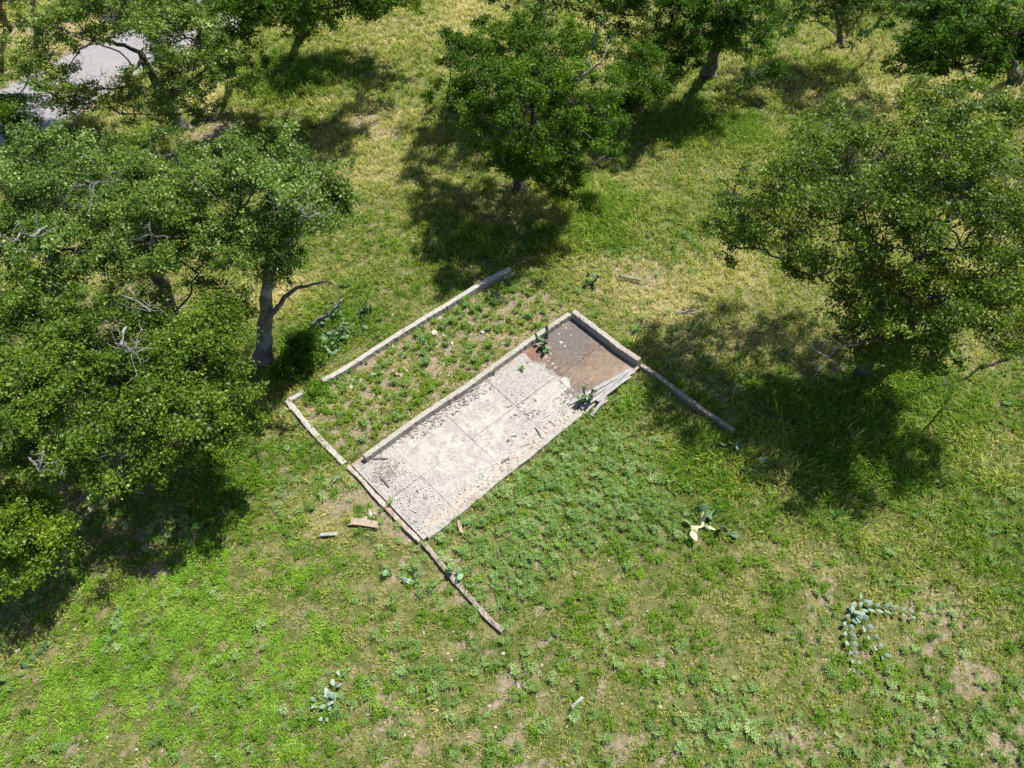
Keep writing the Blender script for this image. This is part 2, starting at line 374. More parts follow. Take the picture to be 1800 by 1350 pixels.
# ------------------------------------------------------------------ tubes, leaves
def tube(P, r, sides=7, rough=0.0):
    P = np.asarray(P, float); r = np.broadcast_to(np.asarray(r, float), (len(P),))
    T = norm(np.gradient(P, axis=0)); ref = np.array([0.31, 0.17, 0.93]) if abs(T[0][2]) < .85 else np.array([1., .2, .1])
    A = norm(np.cross(T, ref)); B = np.cross(T, A)
    th = np.linspace(0, 2*np.pi, sides, endpoint=False)
    rr = r[:, None]*(1+rough*(rng.random((len(P), sides))-.5))
    V = P[:, None]+rr[..., None]*(np.cos(th)[None, :, None]*A[:, None]+np.sin(th)[None, :, None]*B[:, None])
    n = len(P); I = np.arange(n*sides).reshape(n, sides)
    Q = np.stack([I[:-1], np.roll(I[:-1], -1, 1), np.roll(I[1:], -1, 1), I[1:]], -1).reshape(-1, 4)
    V = np.concatenate([V.reshape(-1, 3), P[:1], P[-1:]])
    c0, c1 = n*sides, n*sides+1
    T0 = np.stack([np.full(sides, c0), np.roll(I[0], -1), I[0]], -1); T1 = np.stack([np.full(sides, c1), I[-1], np.roll(I[-1], -1)], -1)
    return V, [Q, np.concatenate([T0, T1])], {}

def wiggle(a, b, n=7, amp=.1, sag=0.0):
    a, b = np.asarray(a, float), np.asarray(b, float); L = np.linalg.norm(b-a)
    t = np.linspace(0, 1, n)[:, None]; P = a+(b-a)*t
    k = rng.normal(size=(3, 3))*amp*L*.5
    for i in range(3): P = P+np.sin(np.pi*t*(i+1))*k[i]/(i+1)
    P[:, 2:] += sag*L*np.sin(np.pi*t)
    return P

def leaves(P, size, aspect=.5, up=.6, rnd=None):
    """one small pointed four-cornered leaf per point"""
    n = len(P)
    Nn = norm(norm(rng.normal(size=(n, 3)))+np.array([0, 0, up])); D = norm(np.cross(Nn, rng.normal(size=(n, 3))))
    Sd = np.cross(Nn, D); s = (size*(.5+.95*rng.random(n)**1.5))[:, None]
    V = np.stack([P-D*s*.5, P+Sd*s*aspect*.5, P+D*s*.5, P-Sd*s*aspect*.5], 1).reshape(-1, 3)
    Q = np.arange(4*n).reshape(n, 4)
    if rnd is None: rnd = rng.random(n)
    return V, [Q], {'rnd': np.repeat(rnd, 4)}

LEAFN = [0]
def tree(name, label, base, trunk, blobs, mat, cat='tree', group=None, bark=None, r0=.2, dens=1.0, leaf=.068, dead=None, dead_mat=None, flat=.72, limbs=True, zs=1.0):
    """trunk: photo points with heights; blobs: foliage masses (px, py, height, radius)"""
    bark = bark or M_BARK
    blobs = [(px, py, z*zs, r) for px, py, z, r in blobs]; trunk = [(px, py, z*zs) for px, py, z in trunk]
    B = X(*base); B[2] = gz(B[0], B[1])
    root = empty(name, B)
    tag(root, label, cat, group)
    ch = []
    TP = [B-np.array([0, 0, .1])]+[X(*p) for p in trunk]
    TP = np.array(TP); fineP = []
    for i in range(len(TP)-1):
        w = wiggle(TP[i], TP[i+1], 6, .05); fineP += list(w[:-1])
    fineP.append(TP[-1]); fineP = np.array(fineP)
    tt = np.linspace(0, 1, len(fineP)); rad = .82*r0*(1-.55*tt); rad[0] *= 1.5; rad[1] *= 1.2
    ch.append(tube(fineP, rad, 10, .22))
    C = [(X(px, py, z), r) for px, py, z, r in blobs]
    leafP, leafR = [], []
    order = sorted(range(len(C)), key=lambda i: np.linalg.norm(C[i][0]-TP[-1]))
    nodes = [(p, rad[i]) for i, p in enumerate(fineP) if i > len(fineP)*.45]
    for i in order:
        c, r = C[i]
        # limb from the nearest stem point that lies lower than the mass
        best = min(nodes, key=lambda q: np.linalg.norm(q[0]-c)+1.2*max(0, q[0][2]-c[2]+.3*r))
        end = c+np.array([0, 0, -.25*r]); P = wiggle(best[0], end, 9, .12, .06)
        ra = min(best[1]*.75, .035+.035*r+.012*np.linalg.norm(best[0]-end)); rr = np.linspace(ra, .025, 9)
        if limbs: ch.append(tube(P, rr, 7, .2))
        nodes += [(P[j], rr[j]) for j in (3, 5, 7, 8)]
        # sub-clusters: lumpy shell, denser on top
        ns = max(6, int(15*r**1.8))
        d = norm(rng.normal(size=(ns, 3))+np.array([0, 0, .38])); rad_s = r*(.35+.70*rng.random(ns)**.6)
        sc = c+d*rad_s[:, None]*np.array([1.12, 1.12, flat])
        sc += .22*r*(rng.random((ns, 3))-.5)
        for q in range(ns):
            j = rng.integers(4, 9)
            if limbs: ch.append(tube(wiggle(P[j], sc[q], 5, .18, .05), np.linspace(max(.013, rr[j]*.45), .006, 5), 4))
            rs = (.20+.24*rng.random())*min(1.15, .75+.3*r)
            n = int(dens*(160+105*rng.random())*(rs/.34)**2*(.095/leaf)**1.9)
            # each cluster: several sprigs radiating from its twig end
            kk = rng.integers(4, 8); sd_ = norm(rng.normal(size=(kk, 3))+np.array([0, 0, .2])); which = rng.integers(0, kk, n)
            t = rng.random(n)[:, None]**.8
            pts = sc[q]+sd_[which]*t*rs*np.array([1.2, 1.2, .62])+rng.normal(size=(n, 3))*rs*np.array([.22, .22, .15])
            leafP.append(pts); hue = .42*rng.random()**1.3-.04
            leafR.append(np.clip(hue+.62*rng.random(n)**1.3+.05, 0, 1))
    V, Fs, At = join(ch)
    np_obj('trunk', V, Fs, bark, root, None, True)
    P = np.concatenate(leafP); Rn = np.concatenate(leafR)
    LEAFN[0] += len(P)
    V, Fs, At = leaves(P, leaf, .62, .85, Rn)
    np_obj('crown', V, Fs, mat, root, At)
    for dl in (dead or []):
        chd = []; pts = np.array([X(*p) for p in dl['path']]); fp = []
        for i in range(len(pts)-1): fp += list(wiggle(pts[i], pts[i+1], 5, .06)[:-1])
        fp.append(pts[-1]); fp = np.array(fp)
        rr = np.linspace(dl['r']*.62, .009, len(fp)); chd.append(tube(fp, rr, 7, .15))
        for q in range(dl.get('twigs', 5)):
            j = rng.integers(len(fp)//3, len(fp)); e = fp[j]+norm(rng.normal(size=3)+np.array([0, 0, .5]))*dl.get('tl', .5)*(.5+.8*rng.random())
            w = wiggle(fp[j], e, 5, .2); chd.append(tube(w, np.linspace(max(.009, rr[j]*.45), .004, 5), 5))
            e2 = w[3]+norm(rng.normal(size=3))*dl.get('tl', .5)*.5; chd.append(tube(wiggle(w[3], e2, 4, .2), np.linspace(.01, .004, 4), 4))
        V, Fs, At = join(chd)
        o = np_obj('dead_branch', V, Fs, dl.get('mat', M_DEAD), root, None, True)
        if 'label' in dl: o['label'] = dl['label']
    return root

G_OAK = 'oaks standing round the meadow'
D = lambda path, r, **k: dict(path=path, r=r, **k)
tree('oak_tree', 'wide open oak with bare forked limbs arching over the pale road', (318, 225), [(290, 170, 1.3), (264, 126, 2.6), (248, 92, 3.4)],
     [(85, 155, 3.6, 1.0), (55, 130, 3.4, .8), (125, 180, 3.0, .8), (80, 92, 4.4, .95), (140, 40, 5.0, 1.1), (80, 55, 4.6, 1.0), (215, 35, 5.6, 1.3), (290, 55, 5.6, 1.3), (345, 55, 5.2, 1.1),
      (325, 110, 4.8, 1.1), (370, 105, 4.3, .9), (210, 190, 2.6, .9), (255, 165, 3.2, .8), (300, 150, 3.8, 1.0), (420, 140, 2.8, .55), (375, 205, 1.2, .7), (200, 10, 5.6, 1.2), (300, 15, 5.8, 1.1), (300, 190, 2.0, .65), (332, 180, 1.7, .6), (275, 202, 1.5, .55), (348, 212, .9, .45), (350, 160, 3.0, .75), (232, 140, 3.2, .45), (108, 140, 4.0, .55), (160, 172, 3.0, .5)],
     M_OAKG, group=G_OAK, r0=.30, dens=.74, leaf=.075,
     dead=[D([(248, 92, 3.4), (205, 78, 3.9), (170, 68, 4.2), (140, 86, 4.0), (118, 118, 3.6)], .13, twigs=6, tl=.8, mat=M_BARK), D([(264, 126, 2.6), (225, 150, 2.6), (180, 155, 2.8), (150, 165, 2.7)], .10, twigs=6, tl=.7, mat=M_BARK)])
tree('oak_tree', 'dense oak at the left edge just below the bend of the road', (100, 520), [(95, 460, 1.6), (90, 410, 2.8)],
     [(60, 285, 5.2, 1.05), (135, 285, 5.0, .95), (25, 350, 5.3, 1.2), (105, 345, 5.6, 1.2), (160, 365, 4.8, .75), (60, 425, 5.0, 1.15), (10, 470, 4.4, 1.1), (135, 430, 4.9, 1.05), (15, 290, 4.4, .8)],
     M_OAKG, group=G_OAK, r0=.26, dens=1.1, zs=.86,
     dead=[D([(80, 400, 5.0), (60, 415, 5.6), (35, 410, 5.9), (20, 425, 6.0)], .06, twigs=6), D([(130, 330, 5.6), (150, 318, 6.2), (165, 322, 6.3)], .035, twigs=6, tl=.6)])
tree('oak_tree', 'oak between two denser crowns showing a thick dark forked limb', (305, 575), [(288, 500, 2.0), (264, 475, 3.0), (262, 440, 3.7)],
     [(262, 275, 4.8, .85), (245, 325, 5.2, 1.0), (305, 335, 5.4, 1.1), (215, 395, 5.0, 1.1), (285, 405, 5.6, 1.15), (335, 400, 5.0, .9), (240, 470, 4.4, .85), (345, 470, 4.2, .8), (300, 545, 3.6, .7)],
     M_OAKG, group=G_OAK, r0=.24, dens=1.05, zs=.86,
     dead=[D([(264, 475, 3.0), (262, 430, 4.6), (270, 415, 5.4), (258, 395, 6.2)], .07, twigs=5), D([(215, 520, 4.2), (245, 532, 4.6), (265, 548, 4.6)], .05, twigs=7, tl=.5)])
tree('oak_tree', 'oak with tall bare grey trunk and a crooked leafless side limb', (461, 632), [(464, 590, .9), (469, 545, 1.8), (472, 500, 2.8), (476, 440, 4.0)],
     [(395, 290, 5.4, .95), (465, 285, 5.9, 1.1), (535, 300, 5.6, 1.0), (580, 335, 5.0, .75), (415, 350, 5.4, 1.05), (495, 360, 5.8, 1.15), (570, 375, 4.8, .65), (440, 420, 4.8, .9), (515, 420, 4.8, .75), (400, 415, 4.6, .8), (365, 320, 4.8, .7), (495, 455, 4.2, .45), (540, 385, 5.2, .7)],
     M_OAKG, group=G_OAK, bark=M_BARKG, r0=.30, dens=1.05, zs=.94,
     dead=[D([(470, 562, 1.5), (484, 545, 1.85), (500, 522, 2.25), (520, 507, 2.6), (548, 500, 2.8), (574, 494, 2.9), (597, 504, 2.7)], .14, twigs=3, tl=.4, mat=M_BARKG, label='long crooked grey limb without leaves'),
           D([(530, 395, 5.2), (538, 380, 6.0), (552, 372, 6.3), (570, 380, 6.3)], .05, twigs=6, tl=.5)])
tree('oak_tree', 'bushy rounded oak beside the broken concrete corner of the plot', (345, 790), [(335, 755, .8), (342, 700, 2.2)],
     [(325, 565, 4.8, .85), (375, 590, 4.8, .9), (300, 625, 4.6, .95), (355, 655, 4.6, 1.05), (378, 650, 3.9, .65), (385, 705, 4.2, .75), (340, 725, 4.4, .95), (412, 750, 3.2, .55), (285, 700, 4.4, .85), (385, 755, 3.8, .75), (345, 785, 3.0, .55)],
     M_OAK, group=G_OAK, r0=.22, dens=1.15, zs=.74, dead=[D([(222, 575, 4.6), (215, 600, 4.8), (232, 618, 4.6)], .05, twigs=8, tl=.5)])
tree('oak_tree', 'broad oak at the left edge with a yellow grass gap in its crown', (165, 775), [(165, 745, .9), (150, 680, 2.6)],
     [(45, 545, 5.0, 1.1), (130, 545, 5.0, 1.05), (205, 590, 4.8, .9), (55, 630, 5.0, 1.15), (140, 640, 5.0, 1.1), (225, 665, 4.4, .85), (95, 710, 4.4, 1.0), (255, 735, 4.6, .75), (25, 730, 5.0, 1.0), (205, 795, 4.4, .8), (255, 790, 3.9, .65), (75, 790, 4.2, .8), (15, 800, 3.8, .7), (135, 830, 3.0, .55)],
     M_OAK, group=G_OAK, r0=.27, dens=1.15, zs=.74,
     dead=[D([(215, 600, 5.4), (225, 612, 5.6), (233, 622, 5.6)], .05, twigs=6, tl=.4), D([(50, 805, 3.6), (62, 815, 3.9), (70, 830, 3.8)], .04, twigs=6, tl=.4)])
tree('yellow_shrub', 'round yellow-green shrub cut by the left edge with a dark shadow', (20, 1040), [(25, 1000, .9)],
     [(40, 930, 2.2, .7), (66, 900, 2.0, .5), (80, 950, 1.7, .45), (15, 885, 2.2, .6), (15, 985, 1.7, .55), (55, 990, 1.4, .45), (-30, 930, 2.2, .8), (5, 930, 2.4, .6), (92, 935, 1.7, .35), (58, 935, 2.1, .5)],
     M_SHRUB, cat='shrub', r0=.07, dens=1.15, leaf=.065)
tree('oak_tree', 'bright green oak casting a black shadow beyond the slab', (912, 335), [(911, 312, .6), (920, 260, 2.0), (935, 220, 3.0)],
     [(795, 85, 4.2, .85), (785, 165, 3.0, .6), (840, 115, 4.8, 1.1), (885, 65, 5.2, 1.0), (955, 75, 5.4, 1.05), (1025, 90, 5.0, .9), (860, 165, 4.8, 1.1), (930, 165, 5.6, 1.2), (1000, 165, 5.4, 1.15), (1055, 195, 4.6, .85), (1080, 140, 4.4, .7),
      (905, 225, 4.6, 1.05), (985, 230, 4.8, 1.05), (1050, 240, 3.8, .7), (1085, 265, 2.2, .5), (960, 285, 3.0, .95), (995, 310, 2.2, .65), (890, 280, 2.6, .6), (820, 180, 4.0, .7), (945, 315, 1.6, .75), (900, 285, 1.9, .75), (985, 325, 1.5, .5), (955, 270, 2.4, .9), (1030, 225, 3.2, .8), (875, 250, 3.2, .8)],
     M_OAKB, group=G_OAK, r0=.26, dens=1.25, zs=.90,
     dead=[D([(1015, 140, 5.6), (1035, 128, 6.1), (1055, 112, 6.5), (1066, 92, 6.7), (1070, 70, 6.8)], .06, twigs=3, tl=.4, label='bare white branch sticking out of the crown'),
           D([(1040, 85, 5.4), (1044, 65, 6.0), (1048, 45, 6.5), (1060, 32, 6.7)], .065, twigs=3, tl=.3),
           D([(905, 312, .5), (915, 322, .55), (926, 345, .3)], .06, twigs=4, tl=.4)])
tree('oak_tree', 'smaller bright oak crown touching the tree that has white branches', (1125, 185), [(1128, 160, 1.4), (1136, 130, 2.6)],
     [(1135, 70, 4.6, 1.05), (1185, 85, 4.4, 1.0), (1130, 125, 4.4, .9), (1100, 100, 4.6, .8), (1165, 130, 3.8, .8), (1140, 165, 3.4, .75), (1110, 185, 2.4, .6), (1205, 120, 3.4, .7), (1125, 195, 1.6, .6), (1090, 190, 1.8, .6)],
     M_OAKB, group=G_OAK, r0=.16, dens=1.2, zs=.66)
tree('oak_tree', 'oak with thick dark leaning trunk beyond the small bright crown', (1245, 132), [(1252, 100, 1.1), (1264, 60, 2.6), (1276, 20, 4.0)],
     [(1270, 25, 4.2, 1.2), (1215, 22, 4.6, 1.2), (1320, 30, 4.4, 1.1), (1250, -20, 5.6, 1.4), (1325, 85, 2.6, .8), (1360, 45, 2.8, .9), (1390, 10, 3.2, 1.0), (1300, 62, 3.8, .8), (1345, 122, 1.4, .7), (1320, -50, 5.8, 1.5), (1190, -40, 5.4, 1.4), (1310, 140, 1.0, .5), (1235, 60, 3.2, .9), (1285, 70, 2.6, .6)],
     M_OAKB, group=G_OAK, r0=.36, dens=.85, leaf=.085, zs=.85)
tree('oak_tree', 'dark oak at the right edge beyond the strip of dry grass', (1790, 140), [(1780, 110, 1.4), (1765, 80, 2.4)],
     [(1600, 75, 4.2, 1.1), (1655, 55, 4.8, 1.25), (1715, 35, 5.0, 1.25), (1640, 110, 3.4, .9), (1700, 100, 4.0, 1.1), (1585, 100, 3.2, .7), (1770, 55, 4.6, 1.2), (1755, 100, 3.6, 1.0), (1680, 15, 5.0, 1.1), (1850, 50, 4.8, 1.4), (1850, 110, 4.0, 1.2), (1620, 35, 4.6, .8)],
     M_OAKB, group=G_OAK, r0=.32, dens=1.05, leaf=.085)
tree('oak_tree', 'open spreading oak leaning over the straw-coloured grass at right', (1515, 657), [(1533, 622, .9), (1556, 570, 2.0), (1535, 490, 3.1), (1508, 435, 3.8)],
     [(1470, 225, 5.4, .95), (1420, 270, 5.4, 1.0), (1500, 270, 5.8, 1.05), (1560, 260, 5.4, .9), (1360, 330, 4.8, .9), (1440, 335, 5.6, 1.05), (1520, 345, 5.8, 1.05), (1310, 375, 4.2, .75), (1385, 390, 4.8, .85), (1295, 320, 4.2, .5), (1470, 410, 5.0, .95), (1550, 415, 4.8, .85), (1340, 430, 3.8, .6), (1410, 450, 4.0, .6), (1280, 400, 3.8, .45), (1530, 500, 3.0, .55), (1570, 560, 2.6, .6), (1500, 590, 1.6, .5), (1550, 620, 1.4, .45), (1500, 470, 3.6, .65), (1545, 465, 3.8, .7), (1560, 515, 3.2, .65), (1590, 555, 2.8, .65), (1530, 555, 2.2, .55), (1580, 625, 1.2, .45), (1262, 388, 3.8, .5), (1292, 425, 3.4, .5), (1525, 560, 3.3, .65), (1545, 600, 2.8, .65), (1505, 615, 2.2, .55), (1490, 530, 3.5, .55), (1572, 600, 2.4, .6), (1530, 640, 1.5, .5), (1560, 540, 3.4, .6), (1430, 480, 3.4, .45), (1380, 455, 3.4, .45)],
     M_OAK, group=G_OAK, r0=.22, dens=.66, zs=1.0,
     dead=[D([(1508, 440, 3.6), (1500, 395, 4.4), (1490, 360, 5.0), (1480, 320, 5.4), (1440, 300, 5.8)], .09, twigs=8, tl=.7, mat=M_BARK), D([(1500, 400, 4.2), (1460, 385, 4.6), (1410, 375, 4.8), (1370, 400, 4.6)], .06, twigs=8, tl=.7, mat=M_BARK),
           D([(1545, 600, 2.6), (1500, 605, 3.0), (1465, 615, 3.2), (1455, 635, 3.2)], .05, twigs=10, tl=.5)])
tree('oak_tree', 'tall oak at right whose pale limbs fork inside the crown', (1585, 640), [(1600, 580, 1.6), (1625, 530, 2.6), (1645, 445, 4.2)],
     [(1620, 205, 5.4, 1.0), (1695, 210, 5.4, 1.1), (1675, 275, 6.0, 1.15), (1605, 300, 5.6, .95), (1755, 255, 5.4, 1.0), (1725, 335, 5.8, 1.1), (1640, 365, 5.4, 1.0), (1780, 335, 5.2, 1.0), (1700, 420, 5.0, 1.0), (1615, 445, 4.6, .85), (1765, 425, 4.8, .95),
      (1575, 515, 4.0, .8), (1650, 515, 4.4, .9), (1725, 510, 4.5, .9), (1690, 575, 4.0, .75), (1765, 560, 4.2, .75), (1610, 575, 3.8, .6), (1640, 620, 3.2, .5), (1600, 625, 1.8, .55), (1660, 570, 3.0, .6), (1630, 540, 3.4, .6)],
     M_OAK, group=G_OAK, r0=.26, dens=.70, zs=1.1,
     dead=[D([(1645, 445, 4.2), (1670, 365, 5.0), (1705, 330, 5.8), (1728, 308, 6.2)], .11, twigs=6, tl=.7, mat=M_BARK), D([(1668, 370, 4.9), (1675, 320, 5.6), (1662, 280, 6.4), (1655, 268, 6.7)], .09, twigs=6, tl=.6),
           D([(1740, 210, 5.6), (1770, 195, 6.0), (1790, 180, 6.2)], .03, twigs=12, tl=.7), D([(1550, 396, 4.4), (1590, 392, 4.8), (1615, 388, 5.0)], .05, twigs=4)])
tree('oak_tree', 'thin sparse oak cut by the right edge below the tall forked one', (1960, 560), [(1930, 520, 1.4), (1880, 470, 3.0)],
     [(1795, 480, 4.6, .8), (1800, 545, 4.0, .65), (1850, 440, 5.0, 1.0), (1850, 520, 4.6, 1.0), (1785, 620, 3.0, .45), (1800, 400, 5.0, .7)],
     M_OAK, group=G_OAK, r0=.12, dens=.8, dead=[D([(1800, 445, 5.0), (1770, 452, 5.2), (1740, 460, 5.2)], .06, twigs=6)])
tree('oak_tree', 'oak at the top edge behind the bright crown with white branches', (950, 28), [(951, 0, 1.3), (955, -40, 3.0)],
     [(895, -25, 4.6, 1.4), (980, -60, 5.6, 1.6), (1040, -20, 4.6, 1.3), (1080, 5, 3.8, 1.1), (1135, 12, 3.6, 1.1), (930, -90, 6.0, 1.6), (1080, -60, 5.0, 1.5), (860, -50, 5.0, 1.4)],
     M_OAKG, group=G_OAK, r0=.30, dens=1.0, leaf=.09)
tree('oak_tree', 'dark oak at the top edge shading the grass right of the road', (525, 62), [(527, 35, 1.2), (530, 0, 2.6)],
     [(495, 0, 4.4, 1.3), (555, 8, 4.2, 1.2), (600, -5, 4.6, 1.2), (450, -20, 4.6, 1.3), (650, -15, 4.6, 1.3), (540, -50, 5.8, 1.6), (620, -60, 5.6, 1.6), (690, -5, 3.8, 1.0), (515, 30, 2.8, .8), (600, -80, 4.0, 1.6), (660, -60, 3.6, 1.5), (550, -60, 3.8, 1.4), (710, -90, 4.4, 1.4), (560, 25, 2.6, .8), (480, 35, 2.2, .7)],
     M_OAKB, group=G_OAK, r0=.30, dens=1.0, leaf=.09)
tree('oak_tree', 'dark green oak behind the wide open oak above the road', (408, 145), [(408, 115, 1.2), (402, 80, 2.4)],
     [(375, 25, 4.6, 1.1), (420, 45, 4.2, 1.0), (395, 90, 3.2, .9), (430, 95, 2.6, .7), (425, 10, 4.6, 1.0), (340, 0, 5.0, 1.2), (400, 130, 1.6, .6), (250, -10, 5.0, 1.2)],
     M_OAKB, group=G_OAK, r0=.24, dens=1.0, leaf=.085)
tree('oak_tree', 'reddish brown straight trunk standing by the pale verge in the corner', (14, 44), [(6, 24, 1.2), (-6, -10, 3.2)],
     [(-40, -60, 5.6, 1.7), (20, -80, 6.0, 1.7), (-60, -10, 5.0, 1.4), (60, -120, 6.4, 1.6)], M_OAKG, group=G_OAK, bark=M_BARKB, r0=.24, dens=.9, leaf=.1)
tree('oak_tree', 'dark slanting trunk right of the reddish trunk in the corner', (70, 45), [(60, 20, 1.4), (48, -10, 3.0)],
     [(20, -30, 4.4, 1.2), (80, -50, 5.4, 1.5), (130, -40, 5.2, 1.4), (40, -90, 6.0, 1.6), (10, 0, 3.6, .7), (150, -10, 4.6, 1.2)], M_OAKG, group=G_OAK, r0=.24, dens=.9, leaf=.1)
tree('shrub', 'small dark green bush hiding the road edge at far left', (10, 265), [(15, 240, .8)],
     [(20, 195, 2.2, .8), (42, 225, 1.6, .6), (-5, 225, 2.0, .8), (10, 170, 2.2, .6)], M_OAKB, cat='shrub', r0=.1, dens=1.1)
tree('oak_tree', 'light green young tree at the top edge between two dark oaks', (1478, 75), [(1476, 50, 1.0), (1474, 20, 2.2)],
     [(1455, 15, 3.6, 1.0), (1500, 25, 3.2, .9), (1440, -10, 4.0, 1.1), (1490, 60, 1.8, .7), (1530, 0, 3.8, 1.0), (1480, -40, 4.8, 1.3), (1425, 30, 2.6, .7)],
     M_OAKG, group=G_OAK, r0=.18, dens=.8, leaf=.085, zs=.75)
tree('oak_tree', 'oak crown at the top edge above the strip of dry grass', (1590, -10), [(1592, -40, 2.0)],
     [(1560, -40, 4.2, 1.3), (1620, -40, 4.6, 1.3), (1570, 5, 2.8, .9), (1640, -10, 3.8, 1.0)], M_OAKG, group=G_OAK, r0=.25, dens=.9, leaf=.09)
tree('shrub', 'low dark shrub at the foot of the bare grey trunk', (505, 640), [(505, 620, .3)],
     [(516, 612, .6, .30), (528, 598, .7, .32), (515, 636, .4, .32), (540, 620, .45, .26), (500, 648, .3, .24)], M_OAKB, cat='shrub', r0=.05, dens=1.5, leaf=.06)
tree('shrub', 'small green shrub growing over the end of the far wall', (553, 688), [(553, 680, .15)],
     [(557, 684, .2, .11), (561, 690, .15, .08)], M_LEAFY, cat='shrub', r0=.02, dens=1.2, leaf=.05)
import sys; sys.stderr.write('LEAVES %d\n' % LEAFN[0])

# ------------------------------------------------------------------ slab and low walls
def strip_wall(name, label, pts, width, ztop, zbot, mat, cat='wall', group='low concrete walls of the ruined house', chip=.02, step=.07, zj=.010):
    """a low wall along photo points (centre of its top), with uneven worn edges"""
    P = np.array([X(px, py, ztop) for px, py in pts])[:, :2]
    L = np.concatenate([[0], np.cumsum(np.linalg.norm(np.diff(P, axis=0), axis=1))]); n = max(3, int(L[-1]/step))
    s = np.linspace(0, L[-1], n); C = np.stack([np.interp(s, L, P[:, 0]), np.interp(s, L, P[:, 1])], 1)
    T = norm(np.gradient(C, axis=0)); Nn = np.stack([-T[:, 1], T[:, 0]], 1)
    sd = int(abs(P[0, 0])*1000) % 977
    j = lambda k, a: a*.9*(fbm(s*2.2, np.full(n, k*7.7), sd+k, 5)-.5)*2+.007*rng.normal(size=n)*(rng.random(n) < .35)
    hw = width/2; bev = .010
    rows = []
    for off, z, k, a in ((-hw, zbot, 1, chip), (-hw, ztop-bev, 2, chip), (-hw+bev, ztop, 3, chip), (0, ztop+.004, 4, 0), (hw-bev, ztop, 5, chip), (hw, ztop-bev, 6, chip), (hw, zbot, 7, chip)):
        o_ = off+j(2 if off < 0 else 6, a)
        zz_ = z+(j(9, zj)+j(k, .004) if z > zbot else 0)
        rows.append(np.column_stack([C+Nn*np.reshape(o_, (-1, 1)), zz_*np.ones(n)]))
    R = np.array(rows); I = np.arange(R.shape[0]*n).reshape(-1, n)
    Q = np.stack([I[:-1, :-1], I[:-1, 1:], I[1:, 1:], I[1:, :-1]], -1).reshape(-1, 4)
    E0 = np.array([I[:, 0]]); E1 = np.array([I[::-1, -1]])
    o = np_obj(name, R.reshape(-1, 3), [Q[:, ::-1], E0, E1], mat, None, None, False, loc=(*C[n//2], 0))
    return tag(o, label, cat, group)

strip_wall('low_wall', 'long pale wall under the trees on the far side of the weedy plot', [(566, 669), (600, 650), (631, 631), (704, 584), (780, 538), (851, 494), (897, 471)], .15, .20, -.15, M_WALLW)
strip_wall('low_wall', 'short detached wall piece at the far corner beside a green shrub', [(509, 702), (530, 690), (552, 679)], .13, .12, -.15, M_WALLW)
strip_wall('low_wall', 'thin worn wall line from the leftmost corner down to the slab', [(504, 703), (520, 722), (538, 744), (553, 761), (578, 787), (605, 814)], .14, .085, -.15, M_WALLW, chip=.022, zj=.03)
strip_wall('low_wall', 'tall wall between the weedy plot and the slab with a lit inner face', [(1001, 551), (930, 598), (880, 634), (819, 679), (752, 722), (687, 768), (640, 802)], .145, .29, -.15, M_WALL, chip=.014)
strip_wall('low_wall', 'wall across the dark end of the slab, shaded on its inner face', [(1008, 546), (1050, 578), (1090, 609), (1124, 632)], .16, .33, -.15, M_WALL, chip=.012)
strip_wall('low_wall', 'narrow brown beam-like wall running out into the tree shade', [(1127, 640), (1160, 662), (1200, 693), (1250, 728), (1290, 756)], .13, .20, -.15, M_SILL, chip=.014)
strip_wall('low_wall', 'low pale curb along the grassy lower right side of the slab', [(1114, 650), (1060, 692), (1008, 734), (943, 788), (860, 853), (800, 903), (750, 941)], .18, .088, -.2, M_WALL, chip=.035, zj=.025)
strip_wall('low_wall', 'sunken mossy footing leading away from the lowest slab corner', [(746, 955), (780, 996), (807, 1028), (835, 1060), (860, 1088), (884, 1108)], .115, .065, -.2, M_SILL, chip=.022, zj=.035)

# slab: panels with joints between them
m, nt, b = mat_new('slab_concrete')
u, v = attr(nt, 'su'), attr(nt, 'sv')
n0 = noise(nt, 1.1, 6, 0.7, None, .4); n1 = noise(nt, 3.2, 6, 0.72, None, .6); n2 = noise(nt, 14, 6, 0.75); n3 = noise(nt, 85, 3, 0.6); n4 = noise(nt, 2.0, 6, 0.75, None, 2.0)
c = ramp(nt, n2, [(0.28, (0.225, 0.214, 0.195)), (0.5, (0.31, 0.297, 0.272)), (0.72, (0.365, 0.352, 0.325))])
ug = math_n(nt, 'ADD', u, math_n(nt, 'MULTIPLY', math_n(nt, 'SUBTRACT', n0, .5), 2.4))
vg = math_n(nt, 'ADD', v, math_n(nt, 'MULTIPLY', math_n(nt, 'SUBTRACT', n4, .5), 2.2))
# grey weathered field in the middle and toward the near end
grey = math_n(nt, 'MULTIPLY', mrange(nt, ug, 3.6, 4.4), mrange(nt, vg, 1.9, 1.2, 0, .85))
grey = math_n(nt, 'MAXIMUM', grey, mrange(nt, n1, .43, .57, 0, .85))
grey = math_n(nt, 'MAXIMUM', grey, mrange(nt, math_n(nt, 'ADD', ug, math_n(nt, 'MULTIPLY', math_n(nt, 'SUBTRACT', n1, .5), 1.5)), 1.4, .2, 0, .62))
grey = math_n(nt, 'MAXIMUM', grey, mrange(nt, n0, .50, .60, 0, .6))
greyc = ramp(nt, n2, [(0.3, (0.095, 0.09, 0.083)), (0.5, (0.165, 0.158, 0.147)), (0.7, (0.27, 0.26, 0.24))])
c = mixc(nt, math_n(nt, 'MULTIPLY', grey, mrange(nt, n2, .30, .6, .95, .45)), c, greyc)
n6 = noise(nt, 5.5, 6, .8, None, 1.2)
blot = math_n(nt, 'MULTIPLY', mrange(nt, n6, .50, .60), mrange(nt, n2, .44, .56))
blot = math_n(nt, 'MULTIPLY', blot, math_n(nt, 'MAXIMUM', mrange(nt, ug, 1.7, .6, 0.25, 1.0), .25))
